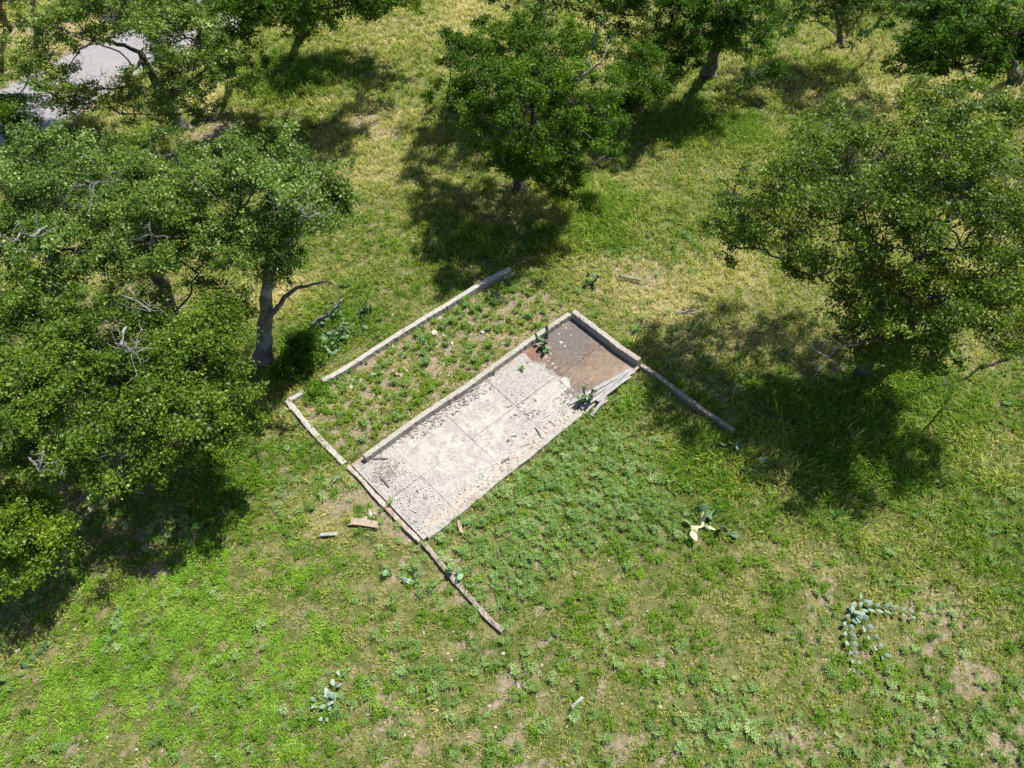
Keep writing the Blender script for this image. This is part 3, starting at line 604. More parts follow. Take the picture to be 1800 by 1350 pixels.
c = mixc(nt, math_n(nt, 'MULTIPLY', blot, .8), c, (0.075, 0.07, 0.066))
# brown and charcoal stained end
dk = mrange(nt, math_n(nt, 'ADD', ug, math_n(nt, 'ADD', math_n(nt, 'MULTIPLY', v, -.12), math_n(nt, 'MULTIPLY', math_n(nt, 'SUBTRACT', n1, .5), 1.6))), 5.52, 5.68)
brown = ramp(nt, n4, [(0.34, (0.055, 0.046, 0.041)), (0.47, (0.092, 0.064, 0.049)), (0.56, (0.135, 0.092, 0.064)), (0.70, (0.22, 0.165, 0.12))])
char = math_n(nt, 'MULTIPLY', mrange(nt, math_n(nt, 'ADD', v, math_n(nt, 'MULTIPLY', math_n(nt, 'SUBTRACT', n1, .5), 1.2)), 1.75, 1.0), mrange(nt, u, 6.0, 6.7))
brown = mixc(nt, math_n(nt, 'MULTIPLY', char, .8), brown, ramp(nt, n2, [(0.35, (0.045, 0.045, 0.048)), (0.65, (0.13, 0.118, 0.11))]))
tan = mrange(nt, math_n(nt, 'ADD', v, math_n(nt, 'MULTIPLY', n0, 1.2)), 1.75, 2.75)
brown = mixc(nt, math_n(nt, 'MULTIPLY', tan, .5), brown, ramp(nt, n2, [(0.35, (0.13, 0.092, 0.060)), (0.65, (0.27, 0.205, 0.145))]))
brown = mixc(nt, mrange(nt, n2, .60, .72, 0, .6), brown, (0.38, 0.30, 0.23))
dust = mrange(nt, n6, .56, .64, 0, .65)
brown = mixc(nt, dust, brown, (0.20, 0.15, 0.115))
brown = mixc(nt, mrange(nt, n6, .44, .36, 0, .7), brown, (0.06, 0.05, 0.045))
jn = math_n(nt, 'ABSOLUTE', math_n(nt, 'ADD', math_n(nt, 'SUBTRACT', v, 1.5), math_n(nt, 'MULTIPLY', math_n(nt, 'SUBTRACT', n1, .5), .3)))
brown = mixc(nt, mrange(nt, jn, .03, .012, 0, .7), brown, (0.04, 0.033, 0.03))
c = mixc(nt, math_n(nt, 'MULTIPLY', dk, mrange(nt, n1, .25, .4, .7, 1.0)), c, brown)
red = math_n(nt, 'MULTIPLY', mrange(nt, math_n(nt, 'ADD', v, math_n(nt, 'MULTIPLY', math_n(nt, 'SUBTRACT', n1, .5), 1.8)), .75, .3), mrange(nt, u, 6.7, 6.2))
c = mixc(nt, math_n(nt, 'MULTIPLY', math_n(nt, 'MULTIPLY', red, dk), .8), c, (0.15, 0.072, 0.042))
# rusty earth washed along the tall wall, litter dirt at the edges
edge = mrange(nt, math_n(nt, 'ADD', v, math_n(nt, 'MULTIPLY', math_n(nt, 'SUBTRACT', n1, .5), -.9)), .30, .08)
c = mixc(nt, math_n(nt, 'MULTIPLY', edge, .85), c, ramp(nt, n3, [(0.35, (0.10, 0.06, 0.04)), (0.6, (0.30, 0.21, 0.155))]))
e2 = mrange(nt, math_n(nt, 'ADD', v, math_n(nt, 'MULTIPLY', math_n(nt, 'SUBTRACT', n1, .5), .9)), 2.45, 2.75)
c = mixc(nt, math_n(nt, 'MULTIPLY', e2, .6), c, (0.34, 0.275, 0.22))
c = mixc(nt, mrange(nt, n3, .64, .76, 0, .2), c, (0.16, 0.145, 0.13))
# hairline cracks
vo = N(nt, 'ShaderNodeTexVoronoi', feature='DISTANCE_TO_EDGE'); vo.inputs['Scale'].default_value = .55
tc = N(nt, 'ShaderNodeTexCoord'); va = N(nt, 'ShaderNodeVectorMath', operation='ADD'); nz = N(nt, 'ShaderNodeTexNoise'); nz.inputs['Scale'].default_value = 1.6; nz.inputs['Detail'].default_value = 5
nt.links.new(tc.outputs['Object'], nz.inputs['Vector']); nt.links.new(tc.outputs['Object'], va.inputs[0]); nt.links.new(nz.outputs['Color'], va.inputs[1]); nt.links.new(va.outputs[0], vo.inputs['Vector'])
c = mixc(nt, math_n(nt, 'MULTIPLY', mrange(nt, vo.outputs['Distance'], .003, .009, .45, 0.0), mrange(nt, n0, .5, .6)), c, (0.16, 0.13, 0.11))
nt.links.new(c, b.inputs['Base Color']); b.inputs['Roughness'].default_value = 0.9
bump(nt, b, math_n(nt, 'ADD', n2, n3), .35, .012)
M_SLAB = m

cW, cS, cE, cN = SL_W, SL_S, SL_E, SL_N
LA, LB = np.linalg.norm(cN-cW), np.linalg.norm(cS-cW)
def SP(s, t): return (cW*(1-s)+cN*s)*(1-t)+(cS*(1-s)+cE*s)*t
print('slab', LA, LB)
U_J = [0, .135, .345, .545, .735, 1]; V_J = [0, .515, 1]
ch = []
for i in range(len(U_J)-1):
    for j in range(2):
        g_ = .0006; u0, u1 = U_J[i]+(g_ if i else 0), U_J[i+1]-(g_ if i < len(U_J)-2 else 0); v0, v1 = V_J[j]+(.0016 if j else 0), V_J[j+1]-(0 if j else .0016)
        if i == 4 and j == 1: v0 = V_J[1]-.001
        nu, nv = 14, 8; S_, T_ = np.meshgrid(np.linspace(u0, u1, nu), np.linspace(v0, v1, nv), indexing='ij')
        P = np.array([SP(a, c_) for a, c_ in zip(S_.ravel(), T_.ravel())])
        dz = rng.normal()*.004
        z = .075+dz+.012*(fbm(P[:, 0]*1.2, P[:, 1]*1.2, 31)-.5)
        I = np.arange(nu*nv).reshape(nu, nv)
        Q = np.stack([I[:-1, :-1], I[1:, :-1], I[1:, 1:], I[:-1, 1:]], -1).reshape(-1, 4)
        ring = np.concatenate([I[:, 0], I[-1, 1:], I[-2::-1, -1], I[0, -2:0:-1]]); k = len(ring)
        V = np.column_stack([P, z]); V = np.concatenate([V, np.column_stack([P[ring], np.full(k, -.06)])])
        b0 = nu*nv+np.arange(k)
        Q2 = np.stack([ring, b0, np.roll(b0, -1), np.roll(ring, -1)], -1)
        su = np.concatenate([S_.ravel(), S_.ravel()[ring]])*LA; sv = np.concatenate([T_.ravel(), T_.ravel()[ring]])*LB
        ch.append((V, [Q[:, ::-1], Q2], {'su': su, 'sv': sv}))
V, Fs, At = join(ch)
cen = SP(.5, .5)
o = np_obj('concrete_slab', V, Fs, M_SLAB, None, At, False, loc=(*cen, 0))
bm_fix = o.data; bm_fix.update()
tag(o, 'pale jointed floor slab with a brown stained far end, ringed by low walls', 'slab')

# rust-red masonry edging along the near-left slab edge
m, nt, b = mat_new('rusty_edging')
n1 = noise(nt, 5, 5, .7); n2 = noise(nt, 30, 4, .7)
c = ramp(nt, n1, [(0.42, (0.33, 0.305, 0.27)), (0.52, (0.28, 0.23, 0.185)), (0.60, (0.22, 0.15, 0.105)), (0.72, (0.15, 0.09, 0.058))])
c = mixc(nt, mrange(nt, n2, .55, .7, 0, .5), c, (0.20, 0.15, 0.12))
nt.links.new(c, b.inputs['Base Color']); b.inputs['Roughness'].default_value = .9; bump(nt, b, n2, .5, .02)
strip_wall('slab_edging', 'rust-orange stained edging along the lower left end of the slab', [(612, 819), (640, 848), (670, 881), (700, 913), (738, 951)], .115, .088, -.2, m, cat='edging', group=None, chip=.03)

# ------------------------------------------------------------------ boards and branches lying about
def board(name, label, p, q, w, t, z0, mat, z1=None, cat='board', group=None, roll=0.0):
    z1 = z0 if z1 is None else z1
    a, b_ = X(*p, z0), X(*q, z1); d = b_-a; L = np.linalg.norm(d); nseg = 8
    xs = np.linspace(-L/2, L/2, nseg+1); V = []
    sx_ = rng.random()*50
    for i, x in enumerate(xs):
        wob = .05*w*(rng.random()-.5) if 0 < i < nseg else .25*w*(rng.random()-.5)
        bow = .010*math.sin(math.pi*i/nseg)
        for yy, zz_ in ((-w/2, 0), (w/2, 0), (w/2, t), (-w/2, t)): V.append((x+(.03*rng.normal() if i in (0, nseg) else 0), yy+wob, zz_+bow))
    V = np.array(V); I = np.arange(len(V)).reshape(nseg+1, 4)
    Q = np.stack([I[:-1], np.roll(I[:-1], -1, 1), np.roll(I[1:], -1, 1), I[1:]], -1).reshape(-1, 4)
    o = bpy.data.objects.new(name, np_data(name, V, [Q[:, ::-1], np.array([I[0], I[-1][::-1]])], mat)); COL.objects.link(o)
    o.location = tuple((a+b_)/2); o.rotation_euler = (roll, -math.asin(d[2]/L), math.atan2(d[1], d[0]))
    return tag(o, label, cat, group)
GB = 'weathered boards heaped by the slab curb'
board('wooden_board', 'longest grey board of the heap, on the side next to the brown stain', (1000, 711), (1110, 650), .10, .03, .10, M_GREYW, .15, group=GB)
board('wooden_board', 'second grey board of the heap counted from the brown stain', (1010, 714), (1113, 655), .09, .03, .12, M_GREYW, .17, group=GB)
board('wooden_board', 'third grey board of the heap, lying under the pads of the cactus', (1022, 717), (1108, 662), .10, .03, .14, M_GREYW, .18, group=GB)
board('wooden_board', 'short grey board on the curb side of the heap', (1050, 706), (1098, 668), .09, .03, .15, M_GREYW, .18, group=GB)
board('wooden_board', 'thin pale board laid crosswise over the end of the heap', (1062, 690), (1102, 655), .05, .025, .19, M_GREYW, .22, group=GB)
board('wooden_board', 'pale board sloping off the curb into the grass', (1038, 733), (1064, 700), .085, .035, .05, M_GREYW, .20)
board('wooden_board', 'short pale stub of board beside the sloping one on the curb', (1056, 712), (1067, 705), .07, .03, .15, M_PINKW)
board('wooden_plank', 'wide pinkish plank lying flat beyond the rusty slab edging', (617, 917), (666, 924), .17, .05, .04, M_PINKW, .05)
board('wooden_board', 'thin white board in the grass below the pinkish plank', (560, 941), (592, 939), .08, .03, .05, M_GREYW)
board('wooden_board', 'small white board lying alone in the open weeds at the bottom', (1006, 1243), (1022, 1228), .06, .03, .06, M_GREYW)
board('wooden_board', 'narrow tan board upright-ish in weeds just off the low curb', (806, 916), (811, 936), .08, .03, .06, M_PINKW)
board('wooden_board', 'small pale stick of board beside the weeds left of the slab', (587, 846), (597, 838), .07, .03, .05, M_GREYW)
board('wooden_board', 'thin bluish white board lying in the plot near its far wall', (648, 661), (673, 654), .06, .02, .06, M_GREYW)
board('wooden_board', 'grey broken lath leaning on the weeds inside the plot', (690, 652), (700, 660), .07, .03, .08, M_PINKW, .04)
board('wooden_board', 'thin white lath lying parallel to the tall wall on the slab', (820, 690), (842, 679), .03, .02, .085, M_GREYW)
board('wooden_board', 'dark charred stick lying flat near the slab corner by the rubble', (655, 807), (684, 807), .035, .03, .085, M_DARKW)
board('wooden_board', 'long charred stick lying in the ashes at the slab corner', (668, 838), (686, 858), .04, .03, .085, M_DARKW)
board('wooden_board', 'dark square-cut stick on the slab near the low curb', (883, 812), (895, 806), .04, .03, .085, M_DARKW)
board('wooden_board', 'grey stick standing out at an angle where slab meets the curb', (944, 754), (952, 767), .04, .03, .09, M_GREYW)

def branch(name, label, path, r, mat=M_DEAD, twigs=(), cat='branch'):
    P = np.array([X(*p) for p in path]); fp = []
    for i in range(len(P)-1): fp += list(wiggle(P[i], P[i+1], 5, .05)[:-1])
    fp.append(P[-1]); fp = np.array(fp); ch = [tube(fp, np.linspace(r, r*.45, len(fp)), 8, .2)]
    for tw in twigs: Q = np.array([X(*p) for p in tw]); ch.append(tube(Q, np.linspace(r*.55, r*.2, len(Q)), 6, .2))
    V, Fs, At = join(ch); o = np_obj(name, V, Fs, mat, None, None, True, loc=fp[0])
    return tag(o, label, cat)
branch('fallen_branch', 'fallen bare branch forking upward over the big cactus clump', [(548, 572, .15), (562, 560, .4), (578, 555, .6), (590, 540, .9), (601, 527, 1.1)], .07, twigs=[[(578, 555, .6), (572, 545, .8), (577, 538, .95)]])
branch('fallen_log', 'thin straight pale pole lying in dry grass beyond the slab', [(1088, 484, .08), (1107, 489, .09), (1126, 493, .08)], .06, cat='log')
branch('fallen_branch', 'grey twiggy branch lying in dry grass above the shaded wall', [(1188, 550, .1), (1205, 549, .12), (1232, 548, .1)], .04, twigs=[[(1205, 549, .12), (1215, 544, .2), (1222, 545, .22)]])
branch('fallen_branch', 'thin dead stick standing in shaded grass under the tall oak', [(1652, 650, .0), (1658, 668, .05), (1667, 690, .05)], .035)
branch('fallen_branch', 'bleached stick lying in the weeds in the lower right corner', [(1728, 1245, .1), (1728, 1232, .12), (1732, 1225, .14)], .012)

# ------------------------------------------------------------------ prickly pears
def pad_data(name, L, Wd, T, mat):
    nu, nv = 14, 10; V = []
    for i in range(nv+1):
        t = i/nv; w = Wd*.5*math.sin(math.pi*min(1, max(0, t))**.82)**.75 if 0 < t < 1 else .0
        if i == 0: w = Wd*.10
        for j in range(nu):
            a = 2*math.pi*j/nu; th = T*.5*(.6+.4*math.sin(math.pi*t))*(w/(Wd*.5))**.5 if w > 0 else 0
            V.append((w*math.cos(a), th*math.sin(a)+.012*math.sin(3*t), L*t))
    V = np.array(V); I = np.arange((nv+1)*nu).reshape(nv+1, nu)
    Q = np.stack([I[:-1], np.roll(I[:-1], -1, 1), np.roll(I[1:], -1, 1), I[1:]], -1).reshape(-1, 4)
    return np_data(name, V, [Q], mat, None, True)
PADS = {k: [pad_data('pad', .30*s, .20*s*w, .030, m_) for s, w in ((1, 1), (.85, 1.1), (1.1, .9))] for k, m_ in (('blue', M_CBLUE), ('green', M_CGREEN), ('pale', M_CPALE), ('mid', M_CMID))}

def add_pad(root, kind, base, direc, roll, scale, org):
    o = bpy.data.objects.new('pad', random.choice(PADS[kind])); COL.objects.link(o); o.parent = root
    d = Vector(direc).normalized(); q = d.to_track_quat('Z', 'Y'); q = q @ __import__('mathutils').Quaternion((0, 0, 1), roll)
    o.rotation_euler = q.to_euler(); o.location = tuple(np.array(base)-org); o.scale = (scale, scale, scale)
    return np.array(base)+np.array(d)*.30*scale*.92

def cactus(label, spots, kinds, scale=1.0, levels=2, up=1.0, z0=0.0):
    """clump of pads growing pad on pad from several spots"""
    pts = [X(*p) for p in spots]; c = np.mean(pts, 0); c[2] = z0
    root = empty('prickly_pear', c); tag(root, label, 'cactus', 'prickly pears round the slab')
    for p in pts:
        p = p.copy(); p[2] = z0-.02
        d = norm(np.array([rng.normal()*.5, rng.normal()*.5, up]))
        k = random.choice(kinds); ro = rng.random()*3.1
        tip = add_pad(root, k, p, d, ro, scale*(.9+.3*rng.random()), c)
        stack = [(tip, d, 1)]
        while stack:
            t_, dd, lv = stack.pop()
            if lv >= levels: continue
            for _ in range(rng.integers(1, 3)):
                d2 = norm(dd*.7+rng.normal(size=3)*.55+np.array([0, 0, .15*up]))
                if d2[2] < -.1: d2[2] = .05
                s_ = scale*(.75+.35*rng.random())
                stack.append((add_pad(root, random.choice(kinds), t_-dd*.02, d2, rng.random()*3.1, s_, c), d2, lv+1))
    return root
cactus('dark prickly pear on the brown stain against the tall wall', [(955, 612), (962, 606), (952, 603), (965, 617), (960, 600)], ['green'], .62, 3, .7, .08)
cactus('small prickly pear spreading over the boards on the slab curb', [(1022, 712), (1030, 712), (1014, 716), (1036, 708), (1025, 706)], ['green'], .62, 3, .9, .12)
cactus('large dark prickly pear thicket under the fallen bare branch', [(560, 575), (575, 590), (590, 580), (600, 600), (615, 575), (585, 560), (570, 610), (610, 595), (630, 565), (645, 560), (600, 560), (555, 595), (592, 620), (620, 590), (640, 575), (580, 605), (605, 610), (570, 560), (632, 556), (655, 556), (565, 585), (595, 590), (585, 630), (600, 545)], ['green'], .55, 4, 1.0)
cactus('lone prickly pear in grass just past the outlying brown wall end', [(1283, 795), (1290, 800), (1278, 802), (1287, 788)], ['green', 'blue'], .66, 3, .9)
cactus('tiny blue prickly pear lying flat in shade below the brown wall end', [(1318, 826), (1326, 824)], ['blue'], .8, 2, .35)
cactus('pale yellowish prickly pear with dark green pads beside it', [(1215, 934), (1225, 938), (1232, 932), (1218, 926)], ['pale'], .95, 2, .5)
cactus('dark green prickly pear touching the pale yellowish one', [(1250, 928), (1262, 930), (1240, 908), (1222, 898), (1270, 936)], ['green'], .85, 2, .8)
cactus('two-leaf grey green prickly pear nearest the rusty slab edging', [(684, 1006), (688, 1012)], ['mid'],.7, 2, .7)
cactus('grey green prickly pear right of the two-leaf one in bare soil', [(718, 1008), (722, 1016), (728, 1020)], ['mid', 'blue'],.7, 2, .6)
cactus('grey green prickly pear straddling the sunken footing', [(790, 1008), (797, 1016), (803, 1026)], ['mid', 'blue'], .7, 2, .7)
cactus('sparse prickly pear in weeds near the left edge under the shrub', [(70, 1150), (60, 1160), (48, 1172), (74, 1142)], ['green'], .5, 2, .5)
cactus('prickly pear half cut off by the left edge', [(8, 1188), (-6, 1190)], ['green'], .6, 2, .4)
cactus('small dark prickly pear in pale grass beyond the plot', [(1042, 498), (1038, 502)], ['green'], .75, 3, 1.0)
cactus('tiny prickly pear in deep shade under the tall right oak', [(1498, 768), (1502, 776), (1494, 764)], ['blue'], .85, 2, .7)

def sprawl(label, arms, kind, scale):
    c = np.mean([X(*a[0]) for a in arms], 0); c[2] = 0
    root = empty('prickly_pear', c); tag(root, label, 'cactus', 'prickly pears round the slab')
    for arm in arms:
        P = np.array([X(px, py, .08) for px, py in arm]); L = np.concatenate([[0], np.cumsum(np.linalg.norm(np.diff(P, axis=0), axis=1))])
        n = int(L[-1]/(.25*scale)); s = np.linspace(0, L[-1], n)
        C = np.stack([np.interp(s, L, P[:, k]) for k in range(3)], 1); T = norm(np.gradient(C, axis=0))
        for i in range(n):
            sd_ = np.array([-T[i, 1], T[i, 0], 0]); sc = scale*(1.05-.45*i/n)*(.9+.2*rng.random())
            for sg in (-1, 1):
                d = norm(T[i]*.75+sd_*sg*(.62+.2*rng.random())+np.array([0, 0, .50+.25*rng.random()]))
                # pad faces up and outwards
                o = bpy.data.objects.new('pad', random.choice(PADS[kind])); COL.objects.link(o); o.parent = root
                z = Vector(d); face = Vector((sd_*sg*-.75+np.array([0, 0, .8])+.15*rng.normal(size=3))); xax = face.cross(z).normalized(); yax = z.cross(xax)
                mt = __import__('mathutils').Matrix((xax, yax, z)).transposed()
                o.rotation_euler = mt.to_euler(); o.location = tuple(C[i]-c+sd_*sg*.03); o.scale = (sc,)*3
    return root
sprawl('large blue-green prickly pear sprawling in three arms at lower right', [[(1498, 1072), (1520, 1068), (1550, 1070), (1600, 1080)], [(1505, 1075), (1490, 1095), (1492, 1125), (1500, 1150), (1505, 1178)], [(1508, 1085), (1520, 1100), (1533, 1125), (1552, 1152)], [(1500, 1080), (1516, 1056)]], 'blue', .6)
sprawl('blue-green prickly pear trailing in bright clover at the bottom', [[(578, 1225), (590, 1205), (598, 1188)], [(585, 1222), (575, 1240), (570, 1262)], [(588, 1228), (565, 1232), (555, 1236)]], 'blue', .54)

# ------------------------------------------------------------------ stones, rubble
def stone_data(s):
    n = 9; d = norm(rng.normal(size=(26, 3)))
    import bmesh
    bm = bmesh.new()
    for p in d: bm.verts.new((p[0]*s*(.7+.5*rng.random()), p[1]*s*(.6+.5*rng.random()), p[2]*s*.5))
    r = bmesh.ops.convex_hull(bm, input=bm.verts)
    bmesh.ops.delete(bm, geom=[v for v in bm.verts if not v.link_faces], context='VERTS')
    me = bpy.data.meshes.new('stone'); bm.to_mesh(me); bm.free(); me.materials.append(M_STONE); return me
ST = [stone_data(1) for _ in range(6)]
def stone(px, py, s, label, group, z=.0):
    p = X(px, py); o = bpy.data.objects.new('stone', random.choice(ST)); COL.objects.link(o)
    o.location = (p[0], p[1], gz(p[0], p[1])+z+s*.2); o.scale = (s,)*3; o.rotation_euler = (rng.normal()*.3, rng.normal()*.3, rng.random()*6)
    tag(o, label, 'stone', group)
for px, py, s in [(764, 587, .12), (740, 565, .06), (806, 566, .06), (838, 562, .06), (848, 585, .09), (858, 600, .05), (748, 605, .07), (795, 605, .07), (620, 668, .08), (635, 670, .09), (617, 683, .09), (667, 698, .07), (716, 652, .05), (755, 632, .06), (780, 640, .06), (900, 560, .05), (820, 540, .05),
                  (690, 555, .05), (773, 560, .06), (705, 660, .08), (716, 614, .09), (654, 688, .05), (780, 590, .06), (735, 575, .05), (830, 570, .05), (880, 545, .05), (760, 680, .05), (690, 610, .05)]:
    stone(px, py, s, 'small white rubble stone lying on the soil between the two long walls', 'white rubble in the plot')
for px, py, s in [(649, 905, .10), (655, 912, .08), (642, 912, .07), (648, 897, .06), (660, 903, .06), (640, 900, .05)]:
    stone(px, py, s, 'white chunk of rubble beside the pinkish plank', 'white rubble by the plank')
for px, py, s in [(745, 1112, .07), (787, 1148, .06), (794, 1160, .06), (885, 1148, .09), (952, 1168, .08), (1087, 1065, .09), (1162, 1148, .07), (1012, 1178, .04), (1205, 1010, .06), (677, 1245, .06), (712, 1292, .06), (860, 1240, .06), (870, 1278, .07), (1160, 1243, .08), (1170, 1288, .07), (1455, 1322, .07), (1648, 1250, .08),
                  (1452, 1290, .07), (80, 1189, .09), (31, 1142, .10), (130, 1106, .06), (187, 1296, .08), (152, 1303, .06), (440, 1226, .07), (458, 1268, .08), (495, 1280, .07), (369, 1203, .07), (380, 981, .05), (238, 980, .06), (508, 909, .06), (1196, 1252, .05), (1093, 1237, .05), (240, 1318, .07), (1360, 1315, .05), (1435, 1105, .05), (1290, 1020, .05), (793, 983, .07)]:
    stone(px, py, s*.58, 'small white stone half sunk in the open weedy meadow', 'white stones in the meadow')
for px, py, s in [(990, 562, .05), (988, 575, .06), (983, 590, .05), (995, 580, .04), (986, 605, .06), (992, 612, .05), (978, 598, .04), (1003, 592, .04), (968, 625, .045), (960, 630, .05), (964, 638, .04), (971, 643, .05), (958, 622, .04), (975, 650, .04), (966, 633, .035)]:
    stone(px, py, s, 'pale plaster chip lying on the brown stain of the slab', 'plaster chips on the stained slab end', .09)

# ------------------------------------------------------------------ scattered cover
def area(n, y0, y1, margin=2.5):
    """random points over the visible part of the meadow and a margin round it"""
    y = y0+(y1-y0)*rng.random(n*2); w = (0.72*np.hypot(y, H)*1.03+margin); wmax = w.max()
    x = (rng.random(n*2)*2-1)*wmax; k = np.abs(x) < w
    return x[k][:n], y[k][:n]

def free(x, y, f, m=0.05):
    ok = (f['slab'] < -m) & (f['road'] > 2.0)
    for wl in WALLSEG: ok &= seg_dist(x, y, wl[0], wl[1]) > .085
    return ok
WALLSEG = [(X(*a, .2)[:2], X(*b_, .2)[:2]) for a, b_ in (((566, 669), (704, 584)), ((704, 584), (897, 471)), ((517, 699), (547, 682)), ((505, 703), (536, 748)), ((543, 752), (603, 813)), ((1127, 640), (1290, 756)), ((640, 802), (1001, 551)), ((1008, 546), (1124, 632)),
                                                       ((746, 955), (807, 1030)), ((807, 1030), (884, 1108)), ((612, 819), (738, 951)), ((1114, 650), (750, 941)))]

def blades(x, y, z, nb, L, wd, dryv, lean, spread, lean_dir=None):
    """nb blades from each tuft; two-segment bent blades"""
    n = len(x); k = np.repeat(np.arange(n), nb); m_ = len(k)
    th = rng.random(m_)*2*np.pi; out = np.stack([np.cos(th), np.sin(th)], 1)
    Lb = L[k]*(.55+.7*rng.random(m_)); w = (wd[k]*(.7+.6*rng.random(m_)))
    base = np.stack([x[k], y[k], z[k]], 1); base[:, :2] += out*(spread[k]*rng.random(m_))[:, None]
    le = lean[k]*(.35+1.0*rng.random(m_))
    o3 = out*le[:, None]
    if lean_dir is not None: o3 = o3+lean_dir[k]*(.6*rng.random(m_))[:, None]
    d1 = norm(np.column_stack([o3*.55, np.ones(m_)])); d2 = norm(np.column_stack([o3*1.7, np.full(m_, .55)]))
    sd_ = norm(np.column_stack([-out[:, 1], out[:, 0], np.zeros(m_)])+.4*rng.normal(size=(m_, 3))*np.array([1, 1, .3]))*w[:, None]*.5
    p1 = base+d1*(Lb*.5)[:, None]; p2 = p1+d2*(Lb*.5)[:, None]
    V = np.stack([base-sd_*.8, base+sd_*.8, p1+sd_, p1-sd_, p2], 1).reshape(-1, 3)
    i0 = np.arange(m_)*5
    Q = np.stack([i0, i0+1, i0+2, i0+3], 1); T = np.stack([i0+3, i0+2, i0+4], 1)
    r = np.clip(dryv[k]+.25*rng.normal(size=m_), 0, 1)
    return V, [Q, T], {'rnd': np.repeat(r, 5)}

ch = []
for (y0, y1, n, L0, w0, nb) in ((2.2, 9, 10500, .14, .0115, 10), (9, 16, 15500, .16, .0150, 10), (16, 26, 27000, .20, .0155, 10), (26, 42, 27000, .25, .023, 10)):
    x, y = area(n, y0, y1); f = fields(x, y)
    keep = free(x, y, f) & (rng.random(len(x)) < np.clip(1.08-.72*f['bare']-.35*f['clover']-.2*f['silver']+.25*f['lush']-.25*f['leafy'], .06, 1))
    x, y = x[keep], y[keep]; f = {k: v[keep] for k, v in f.items()}
    z = gz(x, y)-.01
    hv = fbm(x*.5, y*.5, 91, 4)
    far_dry = .09*sstep(12, 26, y)
    dryv = np.clip(.35+1.15*(hv-.5)+.34*f['dry']-.42*f['lush']-.10*f['clover']+.15*f['bare']+far_dry+.45*(fbm(x*3, y*3, 93, 3)-.5)+.15*rng.normal(size=len(x)), 0, 1)
    L = L0*(.65+.6*rng.random(len(x)))*(1+1.7*f['lush']+.25*f['dry']-.25*f['bare'])*(.7+.6*fbm(x*.8, y*.8, 95, 3)); wd = w0*np.ones(len(x))*(1+.2*f['lush'])
    ld = np.stack([fbm(x*.35, y*.35, 96, 3)-.5, fbm(x*.35, y*.35, 97, 3)-.5], 1)*7*(.35+f['lush'])[:, None]
    ch.append(blades(x, y, z, nb, L, wd, dryv, .7+.5*rng.random(len(x))+.3*f['lush'], (.035+.03*L/L0)*(1+.02*y), ld))
V, Fs, At = join(ch); print('grass polys', sum(len(f_) for f_ in Fs))
o = np_obj('grass', V, Fs, M_GRASS, None, At)
tag(o, 'mixed green and straw-coloured meadow grass covering the ground', 'grass', kind='stuff')

def rosette_tmpl(nst, nl, R, hgt, ll, asp, droop):
    P, Dd, Nn, Ln = [], [], [], []
    for s in range(nst):
        a = rng.random()*6.28; rr = R*math.sqrt(rng.random()); tx, ty = rr*math.cos(a), rr*math.sin(a); h = hgt*(.55+.6*rng.random())
        for l in range(nl):
            t = (l+.5)/nl; an = a+l*2.4+rng.random()*.5; el = .75-droop+.5*t*rng.random()
            P.append((tx*(.3+.7*t), ty*(.3+.7*t), h*(.25+.75*t))); d = np.array([math.cos(an)*math.cos(el), math.sin(an)*math.cos(el), math.sin(el)]); Dd.append(d)
            Ln.append(ll*(.7+.5*rng.random())*(1.1-.35*t))
    P, Dd, Ln = np.array(P), np.array(Dd), np.array(Ln)
    Sd = norm(np.cross(Dd, np.array([0, 0, 1.])+.3*rng.normal(size=Dd.shape)))
    V = np.stack([P, P+Dd*Ln[:, None]*.5+Sd*(Ln*asp*.5)[:, None], P+Dd*Ln[:, None]-np.array([0, 0, .15])*Ln[:, None], P+Dd*Ln[:, None]*.5-Sd*(Ln*asp*.5)[:, None]], 1)
    return V.reshape(-1, 3)

def scatter(tmpls, x, y, z, sc, rp, leafvar=.35):
    ch = []; w = rng.integers(0, len(tmpls), len(x))
    for t, T in enumerate(tmpls):
        k = np.where(w == t)[0]
        if not len(k): continue
        a = rng.random(len(k))*6.28; ca, sa = np.cos(a), np.sin(a)
        Vx = T[None, :, 0]*ca[:, None]-T[None, :, 1]*sa[:, None]; Vy = T[None, :, 0]*sa[:, None]+T[None, :, 1]*ca[:, None]
        V = np.stack([Vx, Vy, np.broadcast_to(T[None, :, 2], Vx.shape)], -1)*sc[k][:, None, None]+np.stack([x[k], y[k], z[k]], 1)[:, None]
        nl = len(T)//4
        r = np.clip(rp[k][:, None]+leafvar*(rng.random((len(k), nl))-.5), 0, 1)
        V = V.reshape(-1, 3); ch.append((V, [np.arange(len(V)).reshape(-1, 4)], {'rnd': np.repeat(r.ravel(), 4)}))
    return join(ch)

def cover(name, label, tm, mat, n, fn, scl, y1=26, zoff=0.0, kind='weeds'):
    xs, ys, ss = [], [], []
    for (a, b_, q) in ((2.2, 9, .38), (9, 15, .36), (15, y1, .26)):
        x, y = area(int(n*q), a, b_); f = fields(x, y)
        keep = free(x, y, f, .03) & (rng.random(len(x)) < fn(f, x, y)); xs.append(x[keep]); ys.append(y[keep])
    x, y = np.concatenate(xs), np.concatenate(ys)
    sc = scl*(.6+.7*rng.random(len(x))); rp = .25+.5*fbm(x*1.1, y*1.1, 120, 3)+.18*rng.normal(size=len(x))
    V, Fs, At = scatter(tm, x, y, gz(x, y)+zoff, sc, rp); print(name, len(x), sum(len(q) for q in Fs))
    return tag(np_obj(name, V, Fs, mat, None, At), label, kind, kind='stuff')

